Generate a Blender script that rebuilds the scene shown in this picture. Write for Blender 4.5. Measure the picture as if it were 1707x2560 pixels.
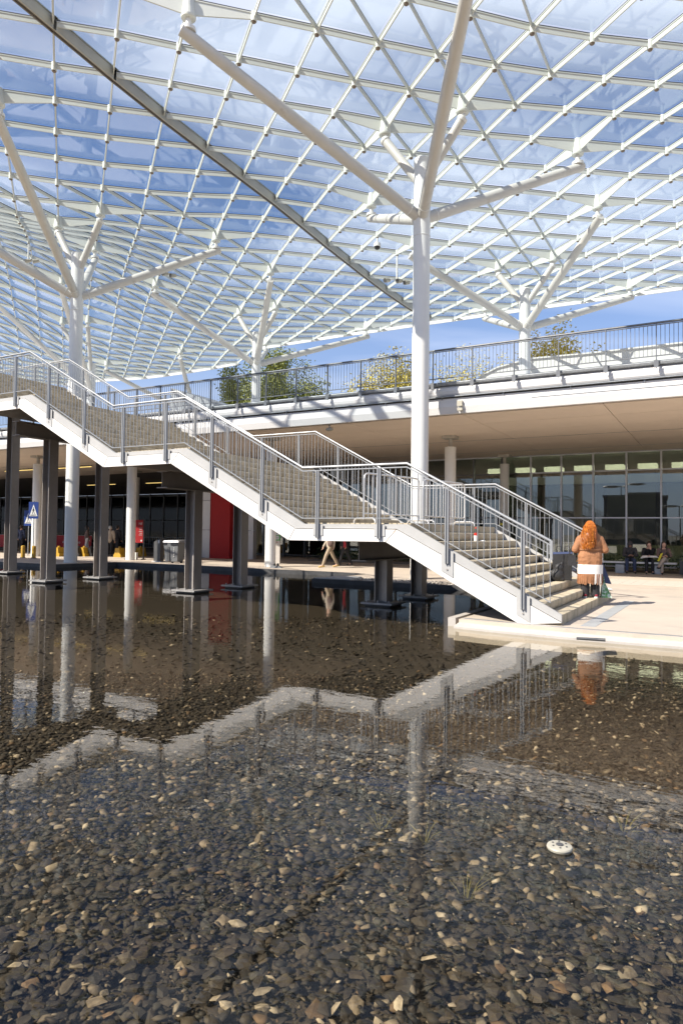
import bpy, bmesh, math, random
import numpy as np
from mathutils import Vector, Matrix
from mathutils.geometry import tessellate_polygon

for o in list(bpy.data.objects):
    bpy.data.objects.remove(o)
random.seed(7)
rng = np.random.default_rng(11)
SC = bpy.context.scene
COL = SC.collection
R = math.radians

# ------------------------------------------------------------------ camera
CAM_H, PITCH, ROLL, FPX = 1.44, .0316, -.0121, 1712.7
cam = bpy.data.cameras.new('camera')
cam.sensor_fit = 'VERTICAL'
cam.sensor_height = 36.0
cam.lens = 36.0 * FPX / 2560.0
cam.clip_start = .05
cam.clip_end = 6000
camo = bpy.data.objects.new('camera', cam)
COL.objects.link(camo)
rt, up, bk = Vector((1, 0, 0)), Vector((0, -math.sin(PITCH), math.cos(PITCH))), Vector((0, -math.cos(PITCH), -math.sin(PITCH)))
r2 = rt * math.cos(ROLL) - up * math.sin(ROLL)
u2 = rt * math.sin(ROLL) + up * math.cos(ROLL)
camo.matrix_world = Matrix(((r2.x, u2.x, bk.x, 0), (r2.y, u2.y, bk.y, 0), (r2.z, u2.z, bk.z, CAM_H), (0, 0, 0, 1)))
SC.camera = camo

# ------------------------------------------------------------------ sky, sun, exposure
SUN_AZ = R(28.0)       # shadows fall towards +x, turned this much to +y
SUN_EL = R(42.0)
sun_from = Vector((-math.cos(SUN_AZ) * math.cos(SUN_EL), -math.sin(SUN_AZ) * math.cos(SUN_EL), math.sin(SUN_EL)))
W = bpy.data.worlds.new('World')
SC.world = W
W.use_nodes = True
nt = W.node_tree
nt.nodes.clear()
n_out = nt.nodes.new('ShaderNodeOutputWorld')
n_bg = nt.nodes.new('ShaderNodeBackground')
n_sky = nt.nodes.new('ShaderNodeTexSky')
n_sky.sky_type = 'NISHITA'
n_sky.sun_disc = False
n_sky.sun_elevation = SUN_EL
n_sky.sun_rotation = math.atan2(sun_from.x, sun_from.y)
n_sky.altitude = 150
n_sky.air_density = 1.0
n_sky.dust_density = .1
n_sky.ozone_density = 4.0
n_tc = nt.nodes.new('ShaderNodeTexCoord')
n_sep = nt.nodes.new('ShaderNodeSeparateXYZ')
nt.links.new(n_tc.outputs['Generated'], n_sep.inputs[0])
def wmath(op, a, b, clamp=False):
    n = nt.nodes.new('ShaderNodeMath'); n.operation = op; n.use_clamp = clamp
    for k, v in ((0, a), (1, b)):
        if v is None: continue
        if isinstance(v, (int, float)): n.inputs[k].default_value = v
        else: nt.links.new(v, n.inputs[k])
    return n.outputs[0]
zz = wmath('MAXIMUM', n_sep.outputs[2], .02)
zz = wmath('ADD', zz, .12)
n_cmb = nt.nodes.new('ShaderNodeCombineXYZ')
nt.links.new(wmath('DIVIDE', n_sep.outputs[0], zz), n_cmb.inputs[0])
nt.links.new(wmath('DIVIDE', n_sep.outputs[1], zz), n_cmb.inputs[1])
n_map = nt.nodes.new('ShaderNodeMapping')
n_map.inputs['Rotation'].default_value = (0, 0, R(-35))
n_map.inputs['Scale'].default_value = (.55, 1.5, 1)
n_map.inputs['Location'].default_value = (1.3, .6, 0)
nt.links.new(n_cmb.outputs[0], n_map.inputs[0])
n_no = nt.nodes.new('ShaderNodeTexNoise')
n_no.inputs['Scale'].default_value = .95
n_no.inputs['Detail'].default_value = 5
n_no.inputs['Roughness'].default_value = .5
n_no.inputs['Distortion'].default_value = .5
nt.links.new(n_map.outputs[0], n_no.inputs['Vector'])
n_cr = nt.nodes.new('ShaderNodeValToRGB')
n_cr.color_ramp.elements[0].position = .43
n_cr.color_ramp.elements[0].color = (0, 0, 0, 1)
n_cr.color_ramp.elements[1].position = .74
n_cr.color_ramp.elements[1].color = (1, 1, 1, 1)
nt.links.new(n_no.outputs[0], n_cr.inputs[0])
n_mx = nt.nodes.new('ShaderNodeMix')
n_mx.data_type = 'RGBA'
n_mx.inputs[7].default_value = (9.5, 9.6, 10.2, 1)
n_bl = nt.nodes.new('ShaderNodeMix')
n_bl.data_type = 'RGBA'
n_bl.blend_type = 'MULTIPLY'
n_bl.inputs[0].default_value = 1
n_bl.inputs[7].default_value = (.95, .95, 1.04, 1)
nt.links.new(n_sky.outputs[0], n_bl.inputs[6])
lowthin = wmath('MULTIPLY', wmath('SUBTRACT', n_sep.outputs[2], .12, True), 3.2, True)
nt.links.new(wmath('MULTIPLY', wmath('MULTIPLY', n_cr.outputs[0], lowthin), .85), n_mx.inputs[0])
nt.links.new(n_bl.outputs[2], n_mx.inputs[6])
# pale haze low over the horizon
n_hz = nt.nodes.new('ShaderNodeMix')
n_hz.data_type = 'RGBA'
n_hz.inputs[7].default_value = (2.75, 3.25, 4.6, 1)
low = wmath('SUBTRACT', 1.0, wmath('MULTIPLY', n_sep.outputs[2], 2.4), True)
nt.links.new(wmath('MULTIPLY', low, .85), n_hz.inputs[0])
nt.links.new(n_mx.outputs[2], n_hz.inputs[6])
nt.links.new(n_hz.outputs[2], n_bg.inputs[0])
n_bg.inputs[1].default_value = .09
nt.links.new(n_bg.outputs[0], n_out.inputs[0])

sl = bpy.data.lights.new('sun', 'SUN')
sl.energy = 5.0
sl.angle = R(.5)
sl.color = (1, .93, .82)
so = bpy.data.objects.new('sun', sl)
COL.objects.link(so)
so.location = sun_from * 60
so.rotation_euler = (-sun_from).to_track_quat('-Z', 'Y').to_euler()

SC.view_settings.view_transform = 'Standard'
SC.view_settings.look = 'None'
SC.view_settings.exposure = .95
SC.view_settings.gamma = 1
SC.view_settings.use_curve_mapping = False
SC.render.engine = 'CYCLES'
SC.cycles.max_bounces = 8
SC.cycles.diffuse_bounces = 4
SC.cycles.glossy_bounces = 4
SC.cycles.transmission_bounces = 4
SC.cycles.transparent_max_bounces = 24
SC.cycles.caustics_reflective = False
SC.cycles.caustics_refractive = False
SC.cycles.sample_clamp_indirect = 6
SC.cycles.use_denoising = True

# ------------------------------------------------------------------ frames
TH = .5104
DV = Vector((-math.cos(TH), math.sin(TH), 0))       # along the stair, upwards (to the left)
NV = Vector((math.sin(TH), math.cos(TH), 0))        # away from the viewer
OV = Vector((3.861, 10.878, 0))
def SWZ(s, w, z=0.0):
    return OV + DV * s + NV * w + Vector((0, 0, z))
# a thing with rotation -TH and origin OV uses local x = -s, y = w

def px(p):
    X, Y, Z = p[0], p[1], p[2] - CAM_H
    dep = Y * math.cos(PITCH) + Z * math.sin(PITCH)
    if dep < .05: return (-1e5, -1e5, dep)
    a, b = FPX * X / dep, FPX * (-Y * math.sin(PITCH) + Z * math.cos(PITCH)) / dep
    return (853.5 + a * math.cos(ROLL) - b * math.sin(ROLL), 1280 - (a * math.sin(ROLL) + b * math.cos(ROLL)), dep)

# ------------------------------------------------------------------ materials
MATS = {}
def mat(name, col, rough=.6, metal=0.0, var=.12, vscale=3.0, bump=0.0, bscale=30.0, stain=None, sscale=2.0, sthr=.58, samt=.6, spec=.5, coord='Object', stretch=None):
    m = bpy.data.materials.new(name)
    m.use_nodes = True
    t = m.node_tree
    b = t.nodes['Principled BSDF']
    b.inputs['Roughness'].default_value = rough
    b.inputs['Metallic'].default_value = metal
    b.inputs['Specular IOR Level'].default_value = spec
    tc = t.nodes.new('ShaderNodeTexCoord')
    src = tc.outputs[coord]
    if stretch:
        mp = t.nodes.new('ShaderNodeMapping')
        mp.inputs['Scale'].default_value = stretch
        t.links.new(src, mp.inputs[0])
        src = mp.outputs[0]
    no = t.nodes.new('ShaderNodeTexNoise')
    no.inputs['Scale'].default_value = vscale
    no.inputs['Detail'].default_value = 6
    no.inputs['Roughness'].default_value = .65
    t.links.new(src, no.inputs['Vector'])
    cr = t.nodes.new('ShaderNodeValToRGB')
    cr.color_ramp.elements[0].position = .3
    cr.color_ramp.elements[1].position = .7
    c0 = [max(0, c * (1 - var)) for c in col]
    c1 = [min(1, c * (1 + var)) for c in col]
    cr.color_ramp.elements[0].color = (*c0, 1)
    cr.color_ramp.elements[1].color = (*c1, 1)
    t.links.new(no.outputs[0], cr.inputs[0])
    outc = cr.outputs[0]
    if stain:
        n2 = t.nodes.new('ShaderNodeTexNoise')
        n2.inputs['Scale'].default_value = sscale
        n2.inputs['Detail'].default_value = 8
        n2.inputs['Roughness'].default_value = .72
        t.links.new(src, n2.inputs['Vector'])
        r2_ = t.nodes.new('ShaderNodeValToRGB')
        r2_.color_ramp.elements[0].position = sthr
        r2_.color_ramp.elements[1].position = min(1, sthr + .12)
        r2_.color_ramp.elements[0].color = (0, 0, 0, 1)
        r2_.color_ramp.elements[1].color = (samt, samt, samt, 1)
        t.links.new(n2.outputs[0], r2_.inputs[0])
        mx = t.nodes.new('ShaderNodeMix')
        mx.data_type = 'RGBA'
        t.links.new(r2_.outputs[0], mx.inputs[0])
        t.links.new(outc, mx.inputs[6])
        mx.inputs[7].default_value = (*stain, 1)
        outc = mx.outputs[2]
    t.links.new(outc, b.inputs['Base Color'])
    if bump:
        n3 = t.nodes.new('ShaderNodeTexNoise')
        n3.inputs['Scale'].default_value = bscale
        n3.inputs['Detail'].default_value = 5
        t.links.new(src, n3.inputs['Vector'])
        bp = t.nodes.new('ShaderNodeBump')
        bp.inputs['Strength'].default_value = bump
        bp.inputs['Distance'].default_value = .02
        t.links.new(n3.outputs[0], bp.inputs['Height'])
        t.links.new(bp.outputs[0], b.inputs['Normal'])
    MATS[name] = m
    return m

def glass(name, tint, rough=0.0, ior=1.5, refl=(1, 1, 1), film=None, filmamt=0.0, boost=1.0):
    m = bpy.data.materials.new(name)
    m.use_nodes = True
    t = m.node_tree
    t.nodes.clear()
    o = t.nodes.new('ShaderNodeOutputMaterial')
    tr = t.nodes.new('ShaderNodeBsdfTransparent')
    tr.inputs[0].default_value = (*tint, 1)
    gl = t.nodes.new('ShaderNodeBsdfGlossy')
    gl.inputs['Color'].default_value = (*refl, 1)
    gl.inputs['Roughness'].default_value = rough
    fr = t.nodes.new('ShaderNodeFresnel')
    # same reflectance from either side of the thin sheet
    ge = t.nodes.new('ShaderNodeNewGeometry')
    mi = t.nodes.new('ShaderNodeMapRange')
    mi.inputs[3].default_value = ior; mi.inputs[4].default_value = 1.0 / ior
    t.links.new(ge.outputs['Backfacing'], mi.inputs[0])
    t.links.new(mi.outputs[0], fr.inputs['IOR'])
    mx = t.nodes.new('ShaderNodeMixShader')
    f = fr.outputs[0]
    if boost != 1.0:
        mu = t.nodes.new('ShaderNodeMath'); mu.operation = 'MULTIPLY'; mu.use_clamp = True
        t.links.new(f, mu.inputs[0]); mu.inputs[1].default_value = boost
        f = mu.outputs[0]
    t.links.new(f, mx.inputs[0])
    last = tr.outputs[0]
    if film:
        df = t.nodes.new('ShaderNodeBsdfDiffuse'); df.inputs[0].default_value = (*film, 1)
        tl = t.nodes.new('ShaderNodeBsdfTranslucent'); tl.inputs[0].default_value = (*film, 1)
        ad = t.nodes.new('ShaderNodeMixShader'); ad.inputs[0].default_value = .5
        t.links.new(df.outputs[0], ad.inputs[1]); t.links.new(tl.outputs[0], ad.inputs[2])
        m2 = t.nodes.new('ShaderNodeMixShader')
        no = t.nodes.new('ShaderNodeTexNoise'); no.inputs['Scale'].default_value = 1.2; no.inputs['Detail'].default_value = 6
        tc = t.nodes.new('ShaderNodeTexCoord'); t.links.new(tc.outputs['Object'], no.inputs['Vector'])
        mu = t.nodes.new('ShaderNodeMath'); mu.operation = 'MULTIPLY'
        t.links.new(no.outputs[0], mu.inputs[0]); mu.inputs[1].default_value = filmamt * 2
        t.links.new(mu.outputs[0], m2.inputs[0])
        t.links.new(last, m2.inputs[1]); t.links.new(ad.outputs[0], m2.inputs[2])
        last = m2.outputs[0]
    t.links.new(last, mx.inputs[1])
    t.links.new(gl.outputs[0], mx.inputs[2])
    t.links.new(mx.outputs[0], o.inputs[0])
    MATS[name] = m
    return m

def emit(name, col, strength):
    m = bpy.data.materials.new(name); m.use_nodes = True
    t = m.node_tree; t.nodes.clear()
    o = t.nodes.new('ShaderNodeOutputMaterial'); e = t.nodes.new('ShaderNodeEmission')
    e.inputs[0].default_value = (*col, 1); e.inputs[1].default_value = strength
    t.links.new(e.outputs[0], o.inputs[0]); MATS[name] = m
    return m

mat('white_paint', (.66, .66, .635), .42, var=.05, vscale=.8, stain=(.55, .5, .42), sscale=1.6, sthr=.66, samt=.45)
mat('arm_paint', (.53, .515, .475), .45, var=.08, vscale=.9, stain=(.33, .27, .2), sscale=1.4, sthr=.60, samt=.5)
mat('canopy_steel', (.58, .60, .555), .45, var=.07, vscale=.6, stain=(.5, .45, .36), sscale=1.2, sthr=.62, samt=.5, coord='Object')
mat('gasket', (.03, .03, .032), .6)
mat('joint_side', (.36, .355, .315), .5, var=.2, vscale=1)
mat('joint_dark', (.13, .115, .10), .5, var=.25, vscale=1.2)
mat('node_cap', (.17, .13, .095), .6, var=.3)
mat('socket', (.42, .40, .36), .5, var=.2)
mat('galvanised', (.27, .285, .30), .45, .35, var=.2, vscale=9, coord='Object')
mat('rail_steel', (.30, .305, .31), .38, .35, var=.1, vscale=6, stain=(.42, .2, .07), sscale=3.1, sthr=.70, samt=.7)
mat('stringer_white', (.66, .635, .60), .5, var=.05, vscale=1.0, stain=(.50, .31, .15), sscale=2.6, sthr=.585, samt=.5, stretch=(1, 1, .45))
mat('stringer_cap', (.37, .365, .355), .5, .0, var=.08, vscale=2, stain=(.45, .27, .12), sscale=3.4, sthr=.63, samt=.55)
mat('step_concrete', (.46, .39, .275), .82, var=.2, vscale=2.2, stain=(.17, .135, .075), sscale=3.2, sthr=.50, samt=.62, bump=.25, bscale=60, stretch=(1, 1, .5))
mat('plaza_concrete', (.44, .375, .305), .8, var=.1, vscale=.5, stain=(.32, .28, .24), sscale=.8, sthr=.50, samt=.55, bump=.12, bscale=40)
mat('paver', (.47, .42, .36), .8, var=.1, vscale=1.5, bump=.15, bscale=40)
mat('kerb_stone', (.42, .385, .345), .7, var=.1, vscale=2.5, stain=(.34, .3, .26), sscale=5, sthr=.55, samt=.5, bump=.2, bscale=40)
mat('kerb_dark', (.06, .06, .062), .55, var=.25, vscale=3, spec=.3)
mat('steel_strip', (.34, .345, .35), .4, .5, var=.2, vscale=4, stain=(.3, .16, .05), sscale=2.2, sthr=.62, samt=.8)
mat('grey_plate', (.36, .37, .37), .55, .2, var=.08, vscale=3)
mat('pier_steel', (.27, .242, .22), .5, .1, var=.12, vscale=2.5)
mat('deck_steel', (.135, .14, .15), .45, .3, var=.2, vscale=6)
mat('pier_plate', (.26, .25, .24), .6, .2, var=.3, vscale=6)
mat('deck_white', (.60, .585, .57), .5, var=.04, vscale=.6, stain=(.55, .5, .46), sscale=.9, sthr=.62, samt=.35)
mat('soffit', (.70, .60, .515), .75, var=.05, vscale=.7)
mat('soffit_gap', (.10, .085, .075), .8)
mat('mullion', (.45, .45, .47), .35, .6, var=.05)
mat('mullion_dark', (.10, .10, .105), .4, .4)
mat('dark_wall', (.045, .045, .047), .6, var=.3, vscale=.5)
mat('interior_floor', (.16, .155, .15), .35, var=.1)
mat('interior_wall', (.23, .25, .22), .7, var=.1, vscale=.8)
mat('pale_panel', (.58, .56, .36), .6, var=.06, vscale=1.5)
mat('asphalt', (.055, .055, .058), .85, var=.2, vscale=4, bump=.2, bscale=80)
mat('road_paint', (.6, .6, .58), .7, var=.15, vscale=6)
mat('terrain', (.16, .14, .11), .9, var=.2, vscale=.05)
mat('pool_bed', (.03, .023, .016), .9, var=.5, vscale=14, bump=.6, bscale=50)
mat('red_panel', (.30, .006, .006), .55, var=.05, spec=.25)
mat('red_cloth', (.27, .012, .014), .6, var=.1, spec=.3)
mat('silver_panel', (.42, .40, .385), .42, .35, var=.08, vscale=1)
mat('yellow_paint', (.40, .235, .02), .5, var=.1, vscale=6)
mat('black_plastic', (.018, .018, .02), .4, var=.2)
mat('dark_grey', (.07, .07, .072), .5, var=.15)
mat('mid_grey', (.14, .145, .15), .5, var=.1)
mat('sign_blue', (.008, .03, .15), .5, var=.03, spec=.3)
mat('sign_white', (.55, .55, .53), .45, var=.03)
mat('sign_green', (.08, .26, .07), .45, var=.05)
mat('totem_beige', (.47, .44, .40), .5, var=.05)
mat('bark', (.13, .105, .08), .9, var=.3, vscale=8)
mat('leaf_olive', (.17, .185, .035), .6, var=.35, vscale=3)
mat('leaf_yellow', (.38, .32, .055), .6, var=.3, vscale=3)
mat('speck', (.16, .13, .09), .9, var=.4)
mat('leaf_dark', (.035, .06, .022), .6, var=.4, vscale=4)
mat('grass', (.17, .15, .05), .7, var=.4, vscale=9)
mat('roof_white', (.55, .545, .52), .6, var=.05, vscale=.4)
mat('roof_grey', (.30, .31, .32), .5, var=.1)
mat('barrier_steel', (.60, .59, .575), .4, .4, var=.12, vscale=5)
mat('bench_white', (.66, .65, .63), .5, var=.06)
mat('bench_orange', (.62, .30, .03), .5, var=.08)
mat('alu', (.40, .40, .41), .3, .7, var=.05)
mat('cream_plastic', (.36, .335, .27), .45, var=.1, vscale=12)
mat('glass_bottle_red', (.55, .03, .02), .3, var=.05)
mat('paper_white', (.82, .81, .78), .6, var=.03)
mat('skin', (.55, .33, .24), .5, var=.08, vscale=8)
mat('skin_dark', (.30, .17, .12), .5, var=.08, vscale=8)
mat('hair_deep', (.17, .045, .006), .5, var=.4, vscale=22)
mat('hair_light', (.50, .17, .022), .45, var=.3, vscale=20)
mat('hair_orange', (.34, .095, .010), .5, var=.5, vscale=22)
mat('hair_black', (.014, .012, .011), .45, var=.3, vscale=20)
mat('hair_brown', (.05, .028, .018), .45, var=.3, vscale=20)
mat('hair_grey', (.42, .42, .42), .6, var=.2, vscale=20)
mat('knit_tan', (.30, .135, .062), .85, var=.16, vscale=7, bump=.9, bscale=16)
mat('cloth_white', (.76, .73, .68), .8, var=.05, vscale=8)
mat('cloth_black', (.016, .015, .017), .8, var=.3, vscale=10)
mat('cloth_charcoal', (.05, .047, .05), .85, var=.2, vscale=10)
mat('cloth_denim', (.035, .05, .10), .8, var=.2, vscale=10)
mat('cloth_beige', (.40, .34, .27), .8, var=.1, vscale=10)
mat('cloth_brown', (.15, .10, .085), .8, var=.12, vscale=10)
mat('cloth_khaki', (.30, .235, .16), .8, var=.12, vscale=10)
mat('cloth_red', (.42, .03, .04), .8, var=.12, vscale=10)
mat('shoe_maroon', (.22, .015, .03), .5, var=.1)
mat('shoe_tan', (.55, .38, .12), .6, var=.1)
mat('bag_navy', (.03, .045, .11), .7, var=.15)
mat('bag_dark', (.02, .019, .019), .6, var=.2, vscale=8, bump=.3, bscale=30)
mat('bag_green', (.07, .22, .06), .5, var=.3, vscale=14, stain=(.62, .66, .62), sscale=16, sthr=.48, samt=.9)
mat('yellow_bag', (.72, .62, .03), .5, var=.05)
glass('canopy_glass', (.90, .935, .95), .0, 1.5, film=(.75, .80, .86), filmamt=.018)
glass('facade_glass', (.72, .76, .72), .0, 1.6, boost=1.9)
glass('spandrel_glass', (.38, .41, .38), .02, 1.6, film=(.40, .46, .40), filmamt=.22, boost=1.6)
glass('rear_glass', (.30, .33, .33), .05, 1.4, boost=.5)
glass('bottle_glass', (.8, .85, .83), .0, 1.45)
emit('lamp_yellow', (1, .70, .22), .8)
emit('glow_soft', (1.0, .93, .66), 3.2)  # glow for the boxes added inside the hall

# ------------------------------------------------------------------ mesh helpers
class MB:
    def __init__(self):
        self.v, self.f, self.m = [], [], []
    def add(self, vs, fs, mi=0):
        b = len(self.v)
        self.v += [tuple(v) for v in vs]
        self.f += [tuple(b + i for i in f) for f in fs]
        self.m += [mi] * len(fs)
        return self
    def box(self, x0, x1, y0, y1, z0, z1, mi=0):
        vs = [(x0, y0, z0), (x1, y0, z0), (x1, y1, z0), (x0, y1, z0), (x0, y0, z1), (x1, y0, z1), (x1, y1, z1), (x0, y1, z1)]
        return self.add(vs, [(0, 3, 2, 1), (4, 5, 6, 7), (0, 1, 5, 4), (1, 2, 6, 5), (2, 3, 7, 6), (3, 0, 4, 7)], mi)
    def hexa(self, a, b, mi=0):
        # two quads a (bottom) and b (top)
        return self.add(list(a) + list(b), [(0, 3, 2, 1), (4, 5, 6, 7), (0, 1, 5, 4), (1, 2, 6, 5), (2, 3, 7, 6), (3, 0, 4, 7)], mi)
    def poly(self, pts, z0, z1, mi=0):
        # prism over a 2D polygon (x,y), tops tessellated
        n = len(pts)
        area = sum(pts[i][0] * pts[(i + 1) % n][1] - pts[(i + 1) % n][0] * pts[i][1] for i in range(n))
        if area < 0: pts = pts[::-1]
        tri = tessellate_polygon([[Vector((p[0], p[1], 0)) for p in pts]])
        vs = [(p[0], p[1], z0) for p in pts] + [(p[0], p[1], z1) for p in pts]
        fs = []
        for t in tri:
            a, b, c = t
            cr = (pts[b][0] - pts[a][0]) * (pts[c][1] - pts[a][1]) - (pts[b][1] - pts[a][1]) * (pts[c][0] - pts[a][0])
            if cr < 0: a, c = c, a
            fs.append((a + n, b + n, c + n)); fs.append((c, b, a))
        for i in range(n):
            j = (i + 1) % n
            fs.append((i, j, j + n, i + n))
        return self.add(vs, fs, mi)
    def prof(self, pts, axis, a, b, mi=0):
        # prism of a 2D profile along an axis ('x' uses (y,z); 'y' uses (x,z))
        n = len(pts)
        area = sum(pts[i][0] * pts[(i + 1) % n][1] - pts[(i + 1) % n][0] * pts[i][1] for i in range(n))
        if area < 0: pts = pts[::-1]
        tri = tessellate_polygon([[Vector((p[0], p[1], 0)) for p in pts]])
        def P(p, t): return (t, p[0], p[1]) if axis == 'x' else (p[0], t, p[1])
        vs = [P(p, a) for p in pts] + [P(p, b) for p in pts]
        fs = []
        flip = (axis == 'y')
        for t in tri:
            i, j, k = t
            cr = (pts[j][0] - pts[i][0]) * (pts[k][1] - pts[i][1]) - (pts[j][1] - pts[i][1]) * (pts[k][0] - pts[i][0])
            if cr < 0: i, k = k, i
            f1, f2 = (i + n, j + n, k + n), (k, j, i)
            if flip: f1, f2 = f1[::-1], f2[::-1]
            fs += [f1, f2]
        for i in range(n):
            j = (i + 1) % n
            f = (i, j, j + n, i + n)
            fs.append(f[::-1] if flip else f)
        return self.add(vs, fs, mi)
    def tube(self, p0, p1, r0, r1=None, n=12, mi=0, cap=True):
        r1 = r0 if r1 is None else r1
        p0, p1 = Vector(p0), Vector(p1)
        d = (p1 - p0).normalized()
        a = d.orthogonal().normalized()
        b = d.cross(a)
        vs = []
        for p, r in ((p0, r0), (p1, r1)):
            for i in range(n):
                t = 2 * math.pi * i / n
                vs.append(p + a * (r * math.cos(t)) + b * (r * math.sin(t)))
        fs = [(i, (i + 1) % n, n + (i + 1) % n, n + i) for i in range(n)]
        if cap: fs += [tuple(range(n - 1, -1, -1)), tuple(range(n, 2 * n))]
        return self.add(vs, fs, mi)
    def sweep(self, pts, r, n=8, mi=0, closed=False):
        pts = [Vector(p) for p in pts]
        rs = r if isinstance(r, (list, tuple)) else [r] * len(pts)
        m = len(pts)
        vs = []
        prev = None
        for i, p in enumerate(pts):
            q0, q1 = pts[max(0, i - 1)], pts[min(m - 1, i + 1)]
            if closed: q0, q1 = pts[i - 1], pts[(i + 1) % m]
            d = (q1 - q0).normalized()
            if prev is None: a = d.orthogonal().normalized()
            else:
                a = prev - d * prev.dot(d)
                a = a.normalized() if a.length > 1e-6 else d.orthogonal().normalized()
            prev = a
            b = d.cross(a)
            for k in range(n):
                t = 2 * math.pi * k / n
                vs.append(p + a * (rs[i] * math.cos(t)) + b * (rs[i] * math.sin(t)))
        fs = []
        for i in range(m if closed else m - 1):
            j = (i + 1) % m
            for k in range(n):
                k2 = (k + 1) % n
                fs.append((i * n + k, i * n + k2, j * n + k2, j * n + k))
        if not closed:
            fs += [tuple(range(n - 1, -1, -1)), tuple(range((m - 1) * n, m * n))]
        return self.add(vs, fs, mi)
    def lathe(self, prof, n=16, mi=0, c=(0, 0)):
        vs, fs = [], []
        for r, z in prof:
            for k in range(n):
                t = 2 * math.pi * k / n
                vs.append((c[0] + r * math.cos(t), c[1] + r * math.sin(t), z))
        m = len(prof)
        for i in range(m - 1):
            for k in range(n):
                k2 = (k + 1) % n
                fs.append((i * n + k, i * n + k2, (i + 1) * n + k2, (i + 1) * n + k))
        fs += [tuple(range(n - 1, -1, -1)), tuple(range((m - 1) * n, m * n))]
        return self.add(vs, fs, mi)
    def ball(self, c, r, n=10, m=7, mi=0):
        rx, ry, rz = r if isinstance(r, (tuple, list)) else (r, r, r)
        vs, fs = [], []
        for i in range(1, m):
            a = math.pi * i / m
            for k in range(n):
                t = 2 * math.pi * k / n
                vs.append((c[0] + rx * math.sin(a) * math.cos(t), c[1] + ry * math.sin(a) * math.sin(t), c[2] - rz * math.cos(a)))
        b, tp = len(vs), len(vs) + 1
        vs += [(c[0], c[1], c[2] - rz), (c[0], c[1], c[2] + rz)]
        for i in range(m - 2):
            for k in range(n):
                k2 = (k + 1) % n
                fs.append((i * n + k, i * n + k2, (i + 1) * n + k2, (i + 1) * n + k))
        for k in range(n):
            k2 = (k + 1) % n
            fs.append((b, k2, k)); fs.append((tp, (m - 2) * n + k, (m - 2) * n + k2))
        return self.add(vs, fs, mi)
    def mesh(self, name, mats, smooth=False):
        me = bpy.data.meshes.new(name)
        me.from_pydata(self.v, [], self.f)
        for mm in (mats if isinstance(mats, (list, tuple)) else [mats]):
            me.materials.append(MATS[mm] if isinstance(mm, str) else mm)
        if any(self.m): me.polygons.foreach_set('material_index', self.m)
        if smooth:
            me.polygons.foreach_set('use_smooth', [True] * len(me.polygons))
            me.set_sharp_from_angle(angle=R(40))
        me.update()
        return me

def put(name, me, parent=None, loc=(0, 0, 0), rot=(0, 0, 0), scale=None):
    o = bpy.data.objects.new(name, me)
    COL.objects.link(o)
    o.parent = parent
    o.location = loc
    o.rotation_euler = rot
    if scale: o.scale = scale
    return o
def part(name, mb, mats, parent=None, smooth=False, **kw):
    return put(name, mb.mesh(name, mats, smooth), parent, **kw)
def thing(name, label, cat, loc=(0, 0, 0), rotz=0.0, group=None):
    o = bpy.data.objects.new(name, None)
    COL.objects.link(o)
    o.location = loc
    o.rotation_euler = (0, 0, rotz)
    o.empty_display_size = .2
    o['label'] = label; o['category'] = cat
    if group: o['group'] = group
    return o
def tag(o, label, cat, group=None):
    o['label'] = label; o['category'] = cat
    if group: o['group'] = group
    return o
def struct(o, kind='structure'):
    o['kind'] = kind
    return o
def text_mesh(s, size, name='lettering'):
    cu = bpy.data.curves.new(name, 'FONT')
    cu.body = s; cu.size = size; cu.align_x = 'CENTER'; cu.align_y = 'CENTER'; cu.extrude = .002
    o = bpy.data.objects.new(name, cu)
    COL.objects.link(o)
    dg = bpy.context.evaluated_depsgraph_get()
    me = bpy.data.meshes.new_from_object(o.evaluated_get(dg))
    bpy.data.objects.remove(o)
    bpy.data.curves.remove(cu)
    return me

FR = dict(loc=OV, rot=(0, 0, -TH))
def sp(pts):            # (s,w) list to local (x,y)
    return [(-s, w) for s, w in pts]
WATER_Z, BED_Z = -.14, -.32

# ------------------------------------------------------------------ ground
edge_pad = [(2.05, -.08), (1.75, -.14), (1.43, -.19), (.83, -.26), (.24, -.31), (-.43, -.33), (-1.41, -.33), (-3, -.33), (-8, -.33), (-25, -.33)]
edge_left = [(115, 7.3), (22.6, 7.9), (22.5, 9.6), (22.3, 11.1), (18.5, 11.1), (15.5, 10.9), (11.1, 10.9), (9.3, 10.5), (9.3, 8.9), (2.05, 8.9)]
plaza = MB().poly(sp(edge_left + edge_pad + [(-80, -.33), (-80, 210), (120, 210), (120, 7.3)]), -.6, 0)
struct(part('plaza', plaza, 'plaza_concrete', **FR))
near = MB().poly(sp([(120, -10.4), (120, -90), (-80, -90), (-80, -10.4)]), -.6, 0)
struct(part('near_plaza', near, 'plaza_concrete', **FR))
struct(part('ground', MB().poly([(-2500, -2500), (2500, -2500), (2500, 2500), (-2500, 2500)], -1.4, -1.2), 'terrain'))
struct(part('pool_floor', MB().poly(sp([(116, -11), (116, 12), (1, 12), (1, .6), (-40, .6), (-40, -11)]), -.75, BED_Z - .02), 'pool_bed', **FR))

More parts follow.
